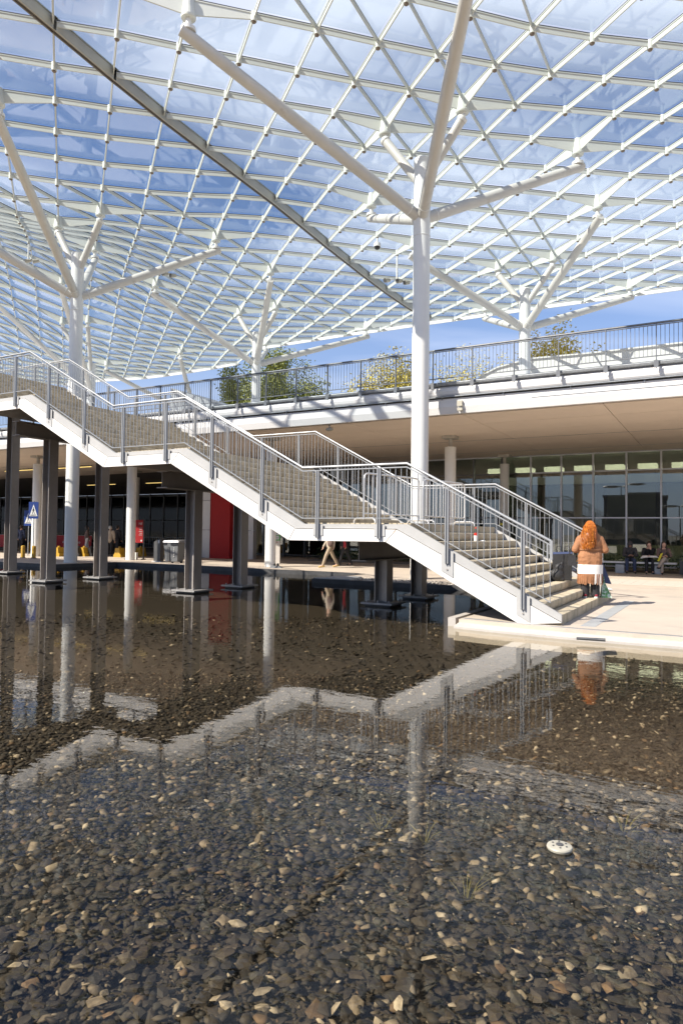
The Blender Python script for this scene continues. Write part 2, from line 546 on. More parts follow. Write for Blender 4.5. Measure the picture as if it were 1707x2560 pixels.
# pool rim on the far side: dark steel kerb
def band(pts, off0, off1, z0, z1, mb=None, mi=0, cz=None):
    # strip following a polyline in (s,w), between two sideways offsets (positive = left of travel)
    mb = mb or MB()
    n = len(pts)
    L, Rr = [], []
    for i, p in enumerate(pts):
        a, b = pts[max(0, i - 1)], pts[min(n - 1, i + 1)]
        d = Vector((b[0] - a[0], b[1] - a[1])).normalized()
        nn = Vector((-d.y, d.x))
        L.append((p[0] + nn.x * off0, p[1] + nn.y * off0)); Rr.append((p[0] + nn.x * off1, p[1] + nn.y * off1))
    for i in range(n - 1):
        q = [L[i], L[i + 1], Rr[i + 1], Rr[i]]
        zt = [z1, z1, z1 if cz is None else cz, z1 if cz is None else cz]
        vs = [(-a[0], a[1], z0) for a in q] + [(-a[0], a[1], zt[k]) for k, a in enumerate(q)]
        ar = sum(vs[k][0] * vs[(k + 1) % 4][1] - vs[(k + 1) % 4][0] * vs[k][1] for k in range(4))
        fs = [(0, 3, 2, 1), (4, 5, 6, 7), (0, 1, 5, 4), (1, 2, 6, 5), (2, 3, 7, 6), (3, 0, 4, 7)]
        if ar < 0: fs = [f[::-1] for f in fs]
        mb.add(vs, fs, mi)
    return mb
struct(part('pool_kerb', band(edge_left[:9], -.005, .13, -.5, .012), 'kerb_dark', **FR))
# smoother pad edge
def smooth_line(pts, k=4):
    out = []
    for i in range(len(pts) - 1):
        p0, p1, p2, p3 = pts[max(0, i - 1)], pts[i], pts[i + 1], pts[min(len(pts) - 1, i + 2)]
        for t in range(k):
            u = t / k
            out.append(tuple(.5 * (2 * p1[c] + (p2[c] - p0[c]) * u + (2 * p0[c] - 5 * p1[c] + 4 * p2[c] - p3[c]) * u * u + (3 * p1[c] - p0[c] - 3 * p2[c] + p3[c]) * u ** 3) for c in (0, 1)))
    out.append(pts[-1])
    return out
pe = smooth_line(edge_pad[:-1])
k1 = part('pool_kerb', band(pe, -.065, .17, -.5, -.035, cz=-.105), 'kerb_stone', **FR)
struct(k1)
struct(part('drain_strip', band(pe, -.20, -.116, -.2, .006), 'steel_strip', **FR))
struct(part('drain_slot', band(pe, -.115, -.068, -.2, -.012), 'kerb_dark', **FR))
struct(part('pool_kerb', band([(2.15, 8.9), (2.15, -.02)], -.02, .12, -.5, .008), 'kerb_stone', **FR))
# ledge with gravel below the column
struct(part('gravel_ledge', MB().poly(sp([(9.6, 7.35), (2.2, 7.35), (2.2, 8.88), (9.28, 8.88)]), -.5, -.06).poly(sp([(9.6, 7.35), (2.2, 7.35), (2.2, 7.5), (9.6, 7.5)]), -.07, -.005), 'kerb_dark', **FR))
struct(part('gravel_ledge', MB().poly(sp([(9.6, 7.5), (9.28, 8.88), (8.6, 8.88), (8.3, 7.5)]), -.1, .02), 'grey_plate', **FR))
# grey strip let into the plaza by the first step
struct(part('metal_strip', MB().poly(sp([(.10, .15), (-.13, .2), (-.16, 5.3), (.06, 5.3)]), -.03, .004), 'grey_plate', **FR))
# paving slabs across the plaza beyond the concrete
pv = [MB().box(-.29, .29, -.145, .145, -.02, .006).mesh('paving_slab', 'paver')]
plz = bpy.data.objects['plaza']
for r_ in range(9):
    for c_ in range(30):
        s_, w_ = 3.6 - c_ * .6 + (.3 if r_ % 2 else 0), 11.3 + r_ * .3
        p = px(SWZ(s_, w_))
        if -40 < p[0] < 1760 and p[1] < 1500:
            put('paving_slab', pv[0], plz, (-s_, w_, random.uniform(-.002, .002)))
# road under the deck at the left
struct(part('road', MB().poly(sp([(23.5, 17.2), (112, 17.2), (112, 43.9), (23.5, 43.9)]), -.05, .005), 'asphalt', **FR))
struct(part('road_marking', MB().box(-70, -24, 17.6, 17.75, 0, .009).box(-70, -24, 21.9, 22.05, 0, .009), 'road_paint', **FR))

# ------------------------------------------------------------------ water
wm = bpy.data.materials.new('water'); wm.use_nodes = True; MATS['water'] = wm
t = wm.node_tree; t.nodes.clear()
o_ = t.nodes.new('ShaderNodeOutputMaterial'); tr = t.nodes.new('ShaderNodeBsdfTransparent'); gl = t.nodes.new('ShaderNodeBsdfGlossy')
tr.inputs[0].default_value = (.90, .86, .76, 1)
gl.inputs['Roughness'].default_value = .0
fr = t.nodes.new('ShaderNodeFresnel'); 
ge = t.nodes.new('ShaderNodeNewGeometry'); mi = t.nodes.new('ShaderNodeMapRange')
mi.inputs[3].default_value = 1.35; mi.inputs[4].default_value = 1.0 / 1.35
t.links.new(ge.outputs['Backfacing'], mi.inputs[0]); t.links.new(mi.outputs[0], fr.inputs['IOR'])
mx = t.nodes.new('ShaderNodeMixShader')
tc = t.nodes.new('ShaderNodeTexCoord'); mp = t.nodes.new('ShaderNodeMapping')
mp.inputs['Scale'].default_value = (1.0, 1.7, 1); mp.inputs['Rotation'].default_value = (0, 0, R(14))
t.links.new(tc.outputs['Object'], mp.inputs[0])
def wn(scale, detail, dist=0.0):
    n = t.nodes.new('ShaderNodeTexNoise'); n.inputs['Scale'].default_value = scale; n.inputs['Detail'].default_value = detail
    n.inputs['Roughness'].default_value = .5; n.inputs['Distortion'].default_value = dist
    t.links.new(mp.outputs[0], n.inputs['Vector']); return n.outputs[0]
def bump(h, strength, dist, nrm=None):
    b = t.nodes.new('ShaderNodeBump'); b.inputs['Strength'].default_value = strength; b.inputs['Distance'].default_value = dist
    t.links.new(h, b.inputs['Height'])
    if nrm: t.links.new(nrm, b.inputs['Normal'])
    return b.outputs[0]
n1 = bump(wn(1.6, 2, .4), 1.0, .0013)
n2 = bump(wn(7.0, 2, .3), 1.0, .00060, n1)
t.links.new(n2, gl.inputs['Normal']); t.links.new(n2, fr.inputs['Normal'])
t.links.new(fr.outputs[0], mx.inputs[0]); t.links.new(tr.outputs[0], mx.inputs[1]); t.links.new(gl.outputs[0], mx.inputs[2])
t.links.new(mx.outputs[0], o_.inputs[0])
wv = MB()
wpts = sp([(116, -10.45), (116, 7.5), (22.7, 8.1), (22.6, 9.7), (22.4, 11.3), (18.5, 11.3), (15.5, 11.1), (9.4, 11.1), (9.4, 8.7), (2.0, 8.7), (2.0, .1), (1.5, -.1), (.4, -.2), (-1.42, -.25), (-40, -.25), (-40, -10.45)])
tri = tessellate_polygon([[Vector((p[0], p[1], 0)) for p in wpts]])
fs = []
for a, b, c in tri:
    cr = (wpts[b][0] - wpts[a][0]) * (wpts[c][1] - wpts[a][1]) - (wpts[b][1] - wpts[a][1]) * (wpts[c][0] - wpts[a][0])
    fs.append((a, b, c) if cr > 0 else (c, b, a))
wv.add([(p[0], p[1], WATER_Z) for p in wpts], fs)
struct(part('pool_water', wv, 'water', **FR))

# ------------------------------------------------------------------ stones on the pool floor
def stone_mat(name, use_attr):
    m = bpy.data.materials.new(name); m.use_nodes = True; t = m.node_tree; b = t.nodes['Principled BSDF']
    b.inputs['Roughness'].default_value = .75
    if use_attr:
        a = t.nodes.new('ShaderNodeAttribute'); a.attribute_name = 'tint'; c = a.outputs['Color']
    else:
        a = t.nodes.new('ShaderNodeObjectInfo'); c = a.outputs['Color']
    tc = t.nodes.new('ShaderNodeTexCoord'); n = t.nodes.new('ShaderNodeTexNoise'); n.inputs['Scale'].default_value = 28 if use_attr else 1.6
    n.inputs['Detail'].default_value = 5; t.links.new(tc.outputs['Object'], n.inputs['Vector'])
    r = t.nodes.new('ShaderNodeValToRGB'); r.color_ramp.elements[0].position = .3; r.color_ramp.elements[1].position = .72
    r.color_ramp.elements[0].color = (.45, .42, .36, 1); r.color_ramp.elements[1].color = (1.25, 1.25, 1.2, 1)
    t.links.new(n.outputs[0], r.inputs[0])
    mx = t.nodes.new('ShaderNodeMix'); mx.data_type = 'RGBA'; mx.blend_type = 'MULTIPLY'; mx.inputs[0].default_value = 1
    t.links.new(c, mx.inputs[6]); t.links.new(r.outputs[0], mx.inputs[7]); t.links.new(mx.outputs[2], b.inputs['Base Color'])
    MATS[name] = m
stone_mat('stone_mass', True); stone_mat('stone_piece', False)
HULLS = []
for k in range(14):
    bm = bmesh.new()
    fl = random.uniform(.24, .46)
    el = random.uniform(.62, .95)
    for _ in range(15):
        v = Vector((random.gauss(0, 1), random.gauss(0, 1), random.gauss(0, 1))).normalized() * random.uniform(.8, 1.05)
        bm.verts.new((v.x, v.y * el, v.z * fl))
    g = bmesh.ops.convex_hull(bm, input=bm.verts)
    bmesh.ops.delete(bm, geom=[v for v in bm.verts if not v.link_faces], context='VERTS')
    bmesh.ops.triangulate(bm, faces=bm.faces)
    bm.verts.index_update()
    HULLS.append((np.array([v.co[:] for v in bm.verts]), np.array([[v.index for v in f.verts] for f in bm.faces])))
    bm.free()
PAL = np.array([(.10, .082, .060), (.13, .105, .075), (.085, .075, .064), (.16, .14, .11), (.075, .058, .04), (.19, .165, .13), (.12, .12, .11), (.24, .215, .18), (.17, .12, .075), (.33, .31, .275), (.46, .44, .40)])
PW = np.array([.18, .14, .15, .09, .16, .06, .07, .055, .03, .042, .024]); PW = PW / PW.sum()
cand = []
def scatter(y0, y1, pitch, rmin, rmax, side=False):
    y = y0
    while y < y1:
        hw = .54 * y + .4
        xs = np.arange(-hw, hw, pitch)
        if side: xs = np.concatenate([np.arange(-hw - 2.6, -hw, pitch), np.arange(hw, hw + 2.6, pitch)])
        for x in xs:
            X, Y = x + rng.uniform(-.5, .5) * pitch, y + rng.uniform(-.5, .5) * pitch
            d = Vector((X, Y, 0)) - OV
            s, w = d.dot(DV), d.dot(NV)
            if w < -10.2 or w > 7 or (s < 2.35 and w > -.62): continue
            r = rmin + (rmax - rmin) * rng.random() ** 2.2
            cand.append((X, Y, r))
        y += pitch
scatter(1.9, 5.4, .031, .0095, .047)
scatter(5.4, 8.5, .044, .0115, .040)
scatter(.7, 9.0, .062, .018, .045, True)
scatter(.7, 1.9, .05, .015, .045)
scatter(8.5, 14.5, .15, .022, .058)
cand = np.array(cand)
# the biggest in the picture become pieces of their own
pj_ = np.array([px((c[0], c[1], BED_Z)) for c in cand])
vis = (pj_[:, 0] > 0) & (pj_[:, 0] < 1707) & (pj_[:, 1] > 0) & (pj_[:, 1] < 2560)
size = np.where(vis, cand[:, 2] / pj_[:, 2], 0)
big = set(np.argsort(-size)[:300].tolist())
floor_o = bpy.data.objects['pool_floor']
HM = []
for k, (hv, hf) in enumerate(HULLS):
    me = bpy.data.meshes.new('stone'); me.from_pydata(hv.tolist(), [], hf.tolist()); me.materials.append(MATS['stone_piece']); HM.append(me)
inv = Matrix.Translation(OV) @ Matrix.Rotation(-TH, 4, 'Z')
inv = inv.inverted()
AV, AF, AC = [], [], []
base = 0
for i, (X, Y, r) in enumerate(cand):
    hv, hf = HULLS[i % 14] if i not in big else HULLS[rng.integers(14)]
    a = rng.uniform(0, 6.283)
    tx, ty = rng.normal(0, .22), rng.normal(0, .22)
    ci_ = rng.choice(len(PAL), p=PW)
    col = PAL[ci_] * (rng.uniform(.08, .34) if ci_ < 7 else rng.uniform(.38, .85)) * np.array([1.06, .95, .82])
    z = BED_Z + r * .18 + (rng.random() * .02)
    if i in big:
        p = inv @ Vector((X, Y, z + .004))
        o = put('stone', HM[rng.integers(14)], floor_o, p, (tx, ty, a), (r, r, r * rng.uniform(.8, 1.1)))
        o.color = (*[min(1, c * 1.12) for c in col], 1)
    else:
        ca, sa = math.cos(a), math.sin(a)
        v = hv * r
        x, y, zz_ = v[:, 0] * ca - v[:, 1] * sa, v[:, 0] * sa + v[:, 1] * ca, v[:, 2]
        zz_ = zz_ + x * ty + y * tx
        AV.append(np.stack([X + x, Y + y, z + zz_], 1)); AF.append(hf + base); AC.append(np.repeat(np.r_[col, 1][None], len(hv), 0)); base += len(hv)
AV, AF, AC = np.concatenate(AV), np.concatenate(AF), np.concatenate(AC)
M4 = np.array(inv)
AV = AV @ M4[:3, :3].T + M4[:3, 3]
me = bpy.data.meshes.new('stone_bed')
me.vertices.add(len(AV)); me.vertices.foreach_set('co', AV.astype(np.float32).ravel())
me.loops.add(len(AF) * 3); me.loops.foreach_set('vertex_index', AF.astype(np.int32).ravel())
me.polygons.add(len(AF)); me.polygons.foreach_set('loop_start', np.arange(0, len(AF) * 3, 3, dtype=np.int32))
at = me.attributes.new('tint', 'FLOAT_COLOR', 'POINT'); at.data.foreach_set('color', AC.astype(np.float32).ravel())
me.materials.append(MATS['stone_mass']); me.update(calc_edges=True); me.validate()
struct(put('stone_bed', me, floor_o), 'stuff')
# specks floating on the water
fm_ = MB()
for i in range(1500):
    a_, b_ = rng.uniform(2.6, 13) ** 1.0, rng.uniform(-.5, .5)
    X, Y = b_ * a_ * 1.05 + math.sin(a_ * 2.1) * .15, a_
    d = Vector((X, Y, 0)) - OV
    s_, w_ = d.dot(DV), d.dot(NV)
    if s_ < 2.3 and w_ > -.7: continue
    if math.sin(s_ * 1.3) * math.cos(w_ * 1.1 + s_ * .4) < rng.uniform(-.6, .9): continue
    r_ = rng.uniform(.003, .009); t0 = rng.uniform(0, 6.28)
    c_, q_ = math.cos(t0) * r_, math.sin(t0) * r_
    fm_.hexa([(-s_ + c_, w_ + q_, WATER_Z - .001), (-s_ - q_ * .5, w_ + c_ * .5, WATER_Z - .001), (-s_ - c_, w_ - q_, WATER_Z - .001), (-s_ + q_ * .5, w_ - c_ * .5, WATER_Z - .001)],
             [(-s_ + c_, w_ + q_, WATER_Z + .002), (-s_ - q_ * .5, w_ + c_ * .5, WATER_Z + .002), (-s_ - c_, w_ - q_, WATER_Z + .002), (-s_ + q_ * .5, w_ - c_ * .5, WATER_Z + .002)])
struct(part('floating_specks', fm_, 'speck', **FR), 'stuff')
# gravel on the ledge
gv, gf, gc = [], [], []
base = 0
for i in range(2600):
    s, w = rng.uniform(2.25, 8.45), rng.uniform(7.5, 8.85)
    if s > 8.3: continue
    r = rng.uniform(.025, .05)
    hv, hf = HULLS[i % 14]
    a = rng.uniform(0, 6.28); ca, sa = math.cos(a), math.sin(a)
    v = hv * r
    gv.append(np.stack([-s + v[:, 0] * ca - v[:, 1] * sa, w + v[:, 0] * sa + v[:, 1] * ca, -.05 + rng.uniform(.01, .05) + v[:, 2]], 1)); gf.append(hf + base); base += len(hv)
    c = np.array([(.5, .45, .4), (.38, .34, .31), (.6, .55, .5), (.25, .22, .2)][rng.integers(4)])
    gc.append(np.repeat(np.r_[c, 1][None], len(hv), 0))
gv, gf, gc = np.concatenate(gv), np.concatenate(gf), np.concatenate(gc)
me = bpy.data.meshes.new('gravel'); me.from_pydata(gv.tolist(), [], gf.tolist())
at = me.attributes.new('tint', 'FLOAT_COLOR', 'POINT'); at.data.foreach_set('color', gc.astype(np.float32).ravel())
me.materials.append(MATS['stone_mass'])
gvo = put('gravel', me, None, OV, (0, 0, -TH)); struct(gvo, 'stuff')

# ------------------------------------------------------------------ deck
S0, S1, WD0, WD1 = -16.0, 112.0, 10.62, 44.6
DECK_Z, SOF_Z = 6.56, 5.55
deck = thing('walkway_deck', 'raised walkway deck with white fascia and tan panelled underside behind the stairs', 'walkway', OV, -TH)
part('slab', MB().box(-S1, -S0, WD0, WD1, SOF_Z + .05, DECK_Z), 'deck_white', deck)
part('upper_fascia', MB().prof([(WD0 - .012, 6.15), (10.47, 6.15), (10.44, 6.2), (10.42, 6.3), (10.44, 6.4), (10.5, 6.47), (WD0 - .012, 6.47)], 'x', -S1, -S0), 'deck_white', deck)
part('gutter', MB().prof([(10.45, 6.48), (10.38, 6.5), (10.36, 6.56), (10.38, 6.6), (10.6, 6.6), (10.6, 6.48)], 'x', -S1, -S0), 'galvanised', deck)
part('ledge_strip', MB().box(-S1, -S0, 10.30, 10.60, 6.075, 6.10), 'galvanised', deck)
part('lower_fascia', MB().prof([(WD0 - .012, 5.52), (10.46, 5.52), (10.40, 5.75), (10.40, 6.03), (10.5, 6.06), (WD0 - .012, 6.06)], 'x', -S1, -S0), 'deck_white', deck)
for k in range(15):
    s = -2.0 + k * 2.1
    part('drip_bracket', MB().box(-s - .02, -s + .02, 10.36, 10.42, 6.0, 6.075), 'galvanised', deck)
# soffit panels
PL, PWD = 4.47, 2.1
spm = MB().box(-PL / 2 + .012, PL / 2 - .012, -PWD / 2 + .012, PWD / 2 - .012, -.04, 0).mesh('soffit_panel', 'soffit')
part('soffit_backing', MB().box(-S1, -S0, WD0 + .01, WD1, SOF_Z + .01, SOF_Z + .048), 'soffit_gap', deck)
for a in range(-3, 11):
    for b in range(6):
        wc = WD0 + .08 + PWD * (b + .5) + (.07 if b > 2 else 0) + (.07 if b > 4 else 0)
        put('soffit_panel', spm, deck, (-(a + .5) * PL - 1.3, wc, SOF_Z))
for w in (WD0 + .08 + PWD * 3 + .035, WD0 + .08 + PWD * 5 + .105):
    part('soffit_track', MB().box(-S1, -S0, w - .012, w + .012, SOF_Z - .045, SOF_Z), 'alu', deck)
part('wire_tray', MB().box(-3.4, 16, 10.385, 10.40, 5.83, 5.845), 'galvanised', deck)

# deck railing
drail = thing('deck_railing', 'long grey steel railing along the raised walkway edge above the white fascia', 'railing', OV, -TH)
posts = [.0 - .22 + 1.382 * k for k in range(-6, 27)]
s_end = posts[-1]
pm = MB().box(-.012, .012, -.045, .045, 0, 1.30).box(-.06, .06, -.055, -.045, 0, .22).mesh('post', 'deck_steel')
for s in posts:
    put('post', pm, drail, (-s, 10.28, 6.36))
sr = MB().sweep([(-posts[0], 10.28, 7.68), (-s_end, 10.28, 7.68)], .034, 10).box(-s_end, -posts[0], 10.255, 10.305, 7.61, 7.63)
part('handrail', sr, 'deck_steel', drail)
part('bottom_rail', MB().box(-s_end, -posts[0], 10.26, 10.30, 6.70, 6.725), 'deck_steel', drail)
bmesh_ = MB().tube((0, 0, 0), (0, 0, 1), .0085, n=6).mesh('baluster', 'deck_steel')
cnt = 0
rest = MB()
lst = []
for i in range(len(posts) - 1):
    for k in range(1, 12):
        s = posts[i] + 1.382 * k / 12
        p = px(SWZ(s, 10.28, 7.2))
        lst.append((p[2] if -20 < p[0] < 1730 else 1e6, s))
lst.sort()
for i, (d_, s) in enumerate(lst):
    if i < 300: put('baluster', bmesh_, drail, (-s, 10.28, 6.72), scale=(1, 1, .9))
    else: rest.tube((-s, 10.28, 6.72), (-s, 10.28, 7.62), .0085, n=6)
if rest.v: struct(part('balusters', rest, 'deck_steel', drail), 'stuff')

# ------------------------------------------------------------------ glazed hall under the deck
FW = 23.4
hall = thing('glazed_hall', 'glass fronted hall under the walkway deck with steel mullions', 'building', OV, -TH)
ms = [.63 + 1.49 * k for k in range(-10, 18)]
for i, s in enumerate(ms):
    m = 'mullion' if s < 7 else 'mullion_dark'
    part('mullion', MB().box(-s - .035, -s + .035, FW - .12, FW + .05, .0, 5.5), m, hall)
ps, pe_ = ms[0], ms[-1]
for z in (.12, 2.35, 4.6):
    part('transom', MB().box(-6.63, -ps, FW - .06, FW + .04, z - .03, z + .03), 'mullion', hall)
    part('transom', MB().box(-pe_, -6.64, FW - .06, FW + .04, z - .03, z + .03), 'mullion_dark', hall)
part('head_rail', MB().box(-pe_, -ps, FW - .14, FW + .08, 5.44, 5.50), 'mullion', hall)
gp = {}
for (a, b, g) in ((.15, 2.32, 'facade_glass'), (2.38, 4.57, 'facade_glass'), (4.63, 5.44, 'spandrel_glass')):
    gp[a] = MB().box(-.705, .705, -.008, .008, a, b).mesh('pane', g)
for i in range(len(ms) - 1):
    for a in gp:
        put('pane', gp[a], hall, (-(ms[i] + .745), FW + random.uniform(-.004, .004), 0), (random.uniform(-.002, .002), 0, random.uniform(-.004, .004)))
part('floor', MB().box(-pe_, -ps, FW + .1, 36, .0, .006), 'interior_floor', hall)
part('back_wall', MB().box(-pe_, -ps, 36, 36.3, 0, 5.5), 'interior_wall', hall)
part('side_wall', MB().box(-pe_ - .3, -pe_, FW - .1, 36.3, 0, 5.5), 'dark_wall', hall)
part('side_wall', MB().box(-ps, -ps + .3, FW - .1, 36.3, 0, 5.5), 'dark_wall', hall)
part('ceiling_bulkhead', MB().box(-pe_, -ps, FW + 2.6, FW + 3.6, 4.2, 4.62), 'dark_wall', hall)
# corrugated pale screen inside
for i in range(9):
    s = .63 + 1.49 * (i - 4)
    cm = MB()
    for k in range(24):
        x = -s - 1.42 * k / 24
        cm.box(x - 1.42 / 24, x - .012, FW + 2.2 + (.02 if k % 2 else 0), FW + 2.28, .1, 1.05)
    part('screen_panel', cm, 'pale_panel', hall)
for k in range(7):
    s = -8 + k * 3.0
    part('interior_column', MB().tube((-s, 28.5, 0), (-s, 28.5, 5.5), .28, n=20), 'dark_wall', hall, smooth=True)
for k in range(12):
    s = -7.6 + k * 1.49
    part('glow_box', MB().box(-s - .42, -s + .42, FW + 1.2, FW + 2.1, 4.78, 5.02), 'glow_soft', hall)  # added glowing boxes: stand in for sunlit patches and brighten the screens

# columns under the deck
def deck_col(s, w, d, label, grp='round white columns under the deck'):
    c = thing('round_column', label, 'column', SWZ(s, w), -TH, grp)
    part('shaft', MB().tube((0, 0, 0), (0, 0, 5.05), d / 2, n=28), 'white_paint', c, smooth=True)
    part('neck', MB().tube((0, 0, 5.03), (0, 0, 5.4), d * .17, n=16), 'socket', c, smooth=True)
    part('cap_plate', MB().box(-.28, .28, -.28, .28, 5.39, 5.51), 'socket', c)
    return c
deck_col(23.97, 13.4, .46, 'round white deck column beside the red notice stand')
deck_col(14.92, 12.6, .46, 'round white deck column next to the green information totem')
deck_col(7.9, 15.3, .46, 'round white deck column right of the tall tree column behind the stair railing')
deck_col(7.75, 22.7, .45, 'shaded grey-white column with number nine plate by the glazing')
deck_col(30.9, 13.2, .50, 'round white column behind the blue crossing signs')
deck_col(32.6, 22.0, .5, 'dim column deep under the deck left of the stair piers')
deck_col(24.5, 24.5, .5, 'bluish white column beside the steel crowd barriers under the deck')

# dark rear facade far under the deck at the left
rear = thing('rear_facade', 'dark glazed rear facade deep under the deck beyond the road', 'building', OV, -TH)
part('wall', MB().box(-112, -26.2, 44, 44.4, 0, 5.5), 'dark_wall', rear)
for k in range(42):
    s = 27 + k * 2.0
    part('mullion', MB().box(-s - .06, -s + .06, 43.82, 43.96, 0, 5.5), 'mullion_dark' if k % 3 else 'mid_grey', rear)
for k in range(41):
    s = 27 + k * 2.0
    for z in (.1, 2.7):
        part('pane', MB().box(-s - 1.92, -s - .08, 43.9, 43.92, z, z + 2.5), 'rear_glass', rear)
for k, (s, w) in enumerate(((29, 18), (34, 18), (39, 18), (44, 18.5), (31, 30), (38, 30), (45, 30))):
    o = part('strip_lamp', MB().box(-1.7, 1.7, -.04, .04, -.03, 0, 0).box(-1.75, 1.75, -.06, .06, 0, .05, 1), ['lamp_yellow', 'dark_grey'], None, loc=SWZ(s, w, 5.42), rot=(0, 0, -TH))
    tag(o, 'yellow strip lamp under the deck, ' + ('front row, first from the right', 'front row, second from the right', 'front row, third from the right', 'front row, leftmost', 'back row, rightmost', 'back row, middle', 'back row, leftmost')[k], 'lamp', 'strip lamps under the deck')
# red panel and silver panels
rp = thing('display_wall', 'tall dark red wall panel standing behind the stair piers', 'panel', SWZ(22.1, 18.1), -TH)
part('board', MB().box(-.66, .66, -.05, .25, 0, 4.3), 'red_panel', rp)
part('edge_trim', MB().box(-.70, -.665, -.07, .27, 0, 4.3), 'red_cloth', rp)
sv = thing('silver_cladding', 'silver metal cladding wall on both sides of the red panel', 'wall', SWZ(22.1, 18.5), -TH)
for a, b in ((-2.1, -1.1), (-1.08, -.68), (.68, 1.3), (1.32, 1.9)):
    for z0, z1 in ((0, 1.55), (1.57, 3.2), (3.22, 5.45)):
        part('cladding_panel', MB().box(a, b, 0, .3, z0, z1), 'silver_panel', sv)

# ------------------------------------------------------------------ stairs
LF, LL, HF, RISE, GO = 3.0627, 2.217, 1.65, .165, .30627
WID = 5.377
stair = thing('staircase', 'wide steel and concrete staircase with four landings rising over the pool to the left', 'staircase', OV, -TH)
NFL = 4
S_TOP_END = 33.0
def f0(k): return k * (LF + LL)              # start (bottom) of flight k
# stringer outline, top and bottom, as (s,z)
top_pts, bot_pts, mid_pts = [], [], []
top_pts.append((.36, .02)); top_pts.append((.36, .175))
for k in range(NFL):
    a = f0(k)
    z = HF * k - .026
    if k: top_pts.append((a, z))
    top_pts.append((a + LF, z + HF))
top_pts.append((S_TOP_END, HF * NFL - .026))
bot_pts.append((1.03, -.02))
for k in range(NFL):
    a, z = f0(k), HF * k
    if k: bot_pts.append((a + .34, z - .35))
    bot_pts.append((a + LF + .43, z + HF - .35))
bot_pts.append((S_TOP_END, HF * NFL - .35))
def top_z(s):
    for (a, za), (b, zb) in zip(top_pts[1:], top_pts[2:]):
        if a <= s <= b: return za + (zb - za) * (s - a) / (b - a)
    return top_pts[-1][1]
def bot_z(s):
    for (a, za), (b, zb) in zip(bot_pts, bot_pts[1:]):
        if a <= s <= b: return za + (zb - za) * (s - a) / (b - a)
    return bot_pts[0][1]
# line between cap and plate
mid_pts.append((.36, .06))
for k in range(NFL):
    a, z = f0(k), HF * k - .026
    if k: mid_pts.append((a + .20, z - .085))
    mid_pts.append((a + LF + .22, z + HF - .085))
mid_pts.append((S_TOP_END, HF * NFL - .11))
for side, w0, sg in (('near', 0.0, 1), ('far', WID, -1)):
    body = [(-s, z - .012) for s, z in mid_pts] + [(-s, z) for s, z in reversed(bot_pts)]
    a, b = (w0 - .0, w0 + .09) if sg > 0 else (w0 - .09, w0)
    part('stringer', MB().prof(body, 'y', a, b), 'stringer_white', stair)
    cap = [(-s, z) for s, z in top_pts[1:]] + [(-s, z) for s, z in reversed(mid_pts)]
    a, b = (w0 + .022, w0 + .088) if sg > 0 else (w0 - .088, w0 - .022)
    part('stringer_cap', MB().prof(cap, 'y', a, b), 'stringer_cap', stair)
    # mitre seams and rust runs where the plates meet
    yy = (w0 - .002, w0 + .004) if sg > 0 else (w0 - .004, w0 + .002)
    for (sa, za), (sb, zb) in zip(mid_pts[1:-1], bot_pts[1:-1]):
        part('seam', MB().prof([(-sa - .006, za - .012), (-sa + .006, za - .012), (-sb + .006, zb), (-sb - .006, zb)], 'y', *yy), 'joint_dark', stair)
# steps
sm = MB().prof([(-.0, 0), (-GO - .03, 0), (-GO - .03, -.05), (-GO + .0, -RISE - .04), (-.0, -RISE + .012), (.006, -RISE + .02), (.022, -.10), (.026, -.045), (.020, -.012), (.012, -.003)], 'y', .1, WID - .1).mesh('step', 'step_concrete')
first = MB().prof([(.0, 0), (-GO - .03, 0), (-GO - .03, -RISE), (-.005, -RISE), (.0, -.012)], 'y', .12, WID + .2).mesh('step', 'step_concrete')
for k in range(NFL):
    for r in range(1, 10):
        s = f0(k) + (r - 1) * GO + .37
        if k == 0 and r == 1:
            put('step', first, stair, (-s, -.02, RISE * r))
        else:
            put('step', sm, stair, (-s, 0, HF * k + RISE * r))
    a = f0(k) + LF
    e = a + LL if k < NFL - 1 else S_TOP_END
    lo = MB()
    n = max(2, int((e - a) / 1.1))
    for i in range(n):
        lo.box(-(a + (e - a) * (i + 1) / n) + .004, -(a + (e - a) * i / n) - .004, .1, WID - .1, HF * (k + 1) - .12, HF * (k + 1) - .002)
    lo.box(-a, -a + .026, .1, WID - .1, HF * (k + 1) - .165, HF * (k + 1) - .004)
    part('landing', lo, 'step_concrete', stair)
    # underside sheet
    u = [(-s, z) for s, z in ((f0(k) + .9, HF * k + .02), (a + .43, HF * (k + 1) - .26), (e + .3, HF * (k + 1) - .26), (e + .3, HF * (k + 1) - .24), (a + .40, HF * (k + 1) - .24), (f0(k) + .87, HF * k + .04))]
    part('underside', MB().prof(u, 'y', .1, WID - .1), 'pier_steel', stair)
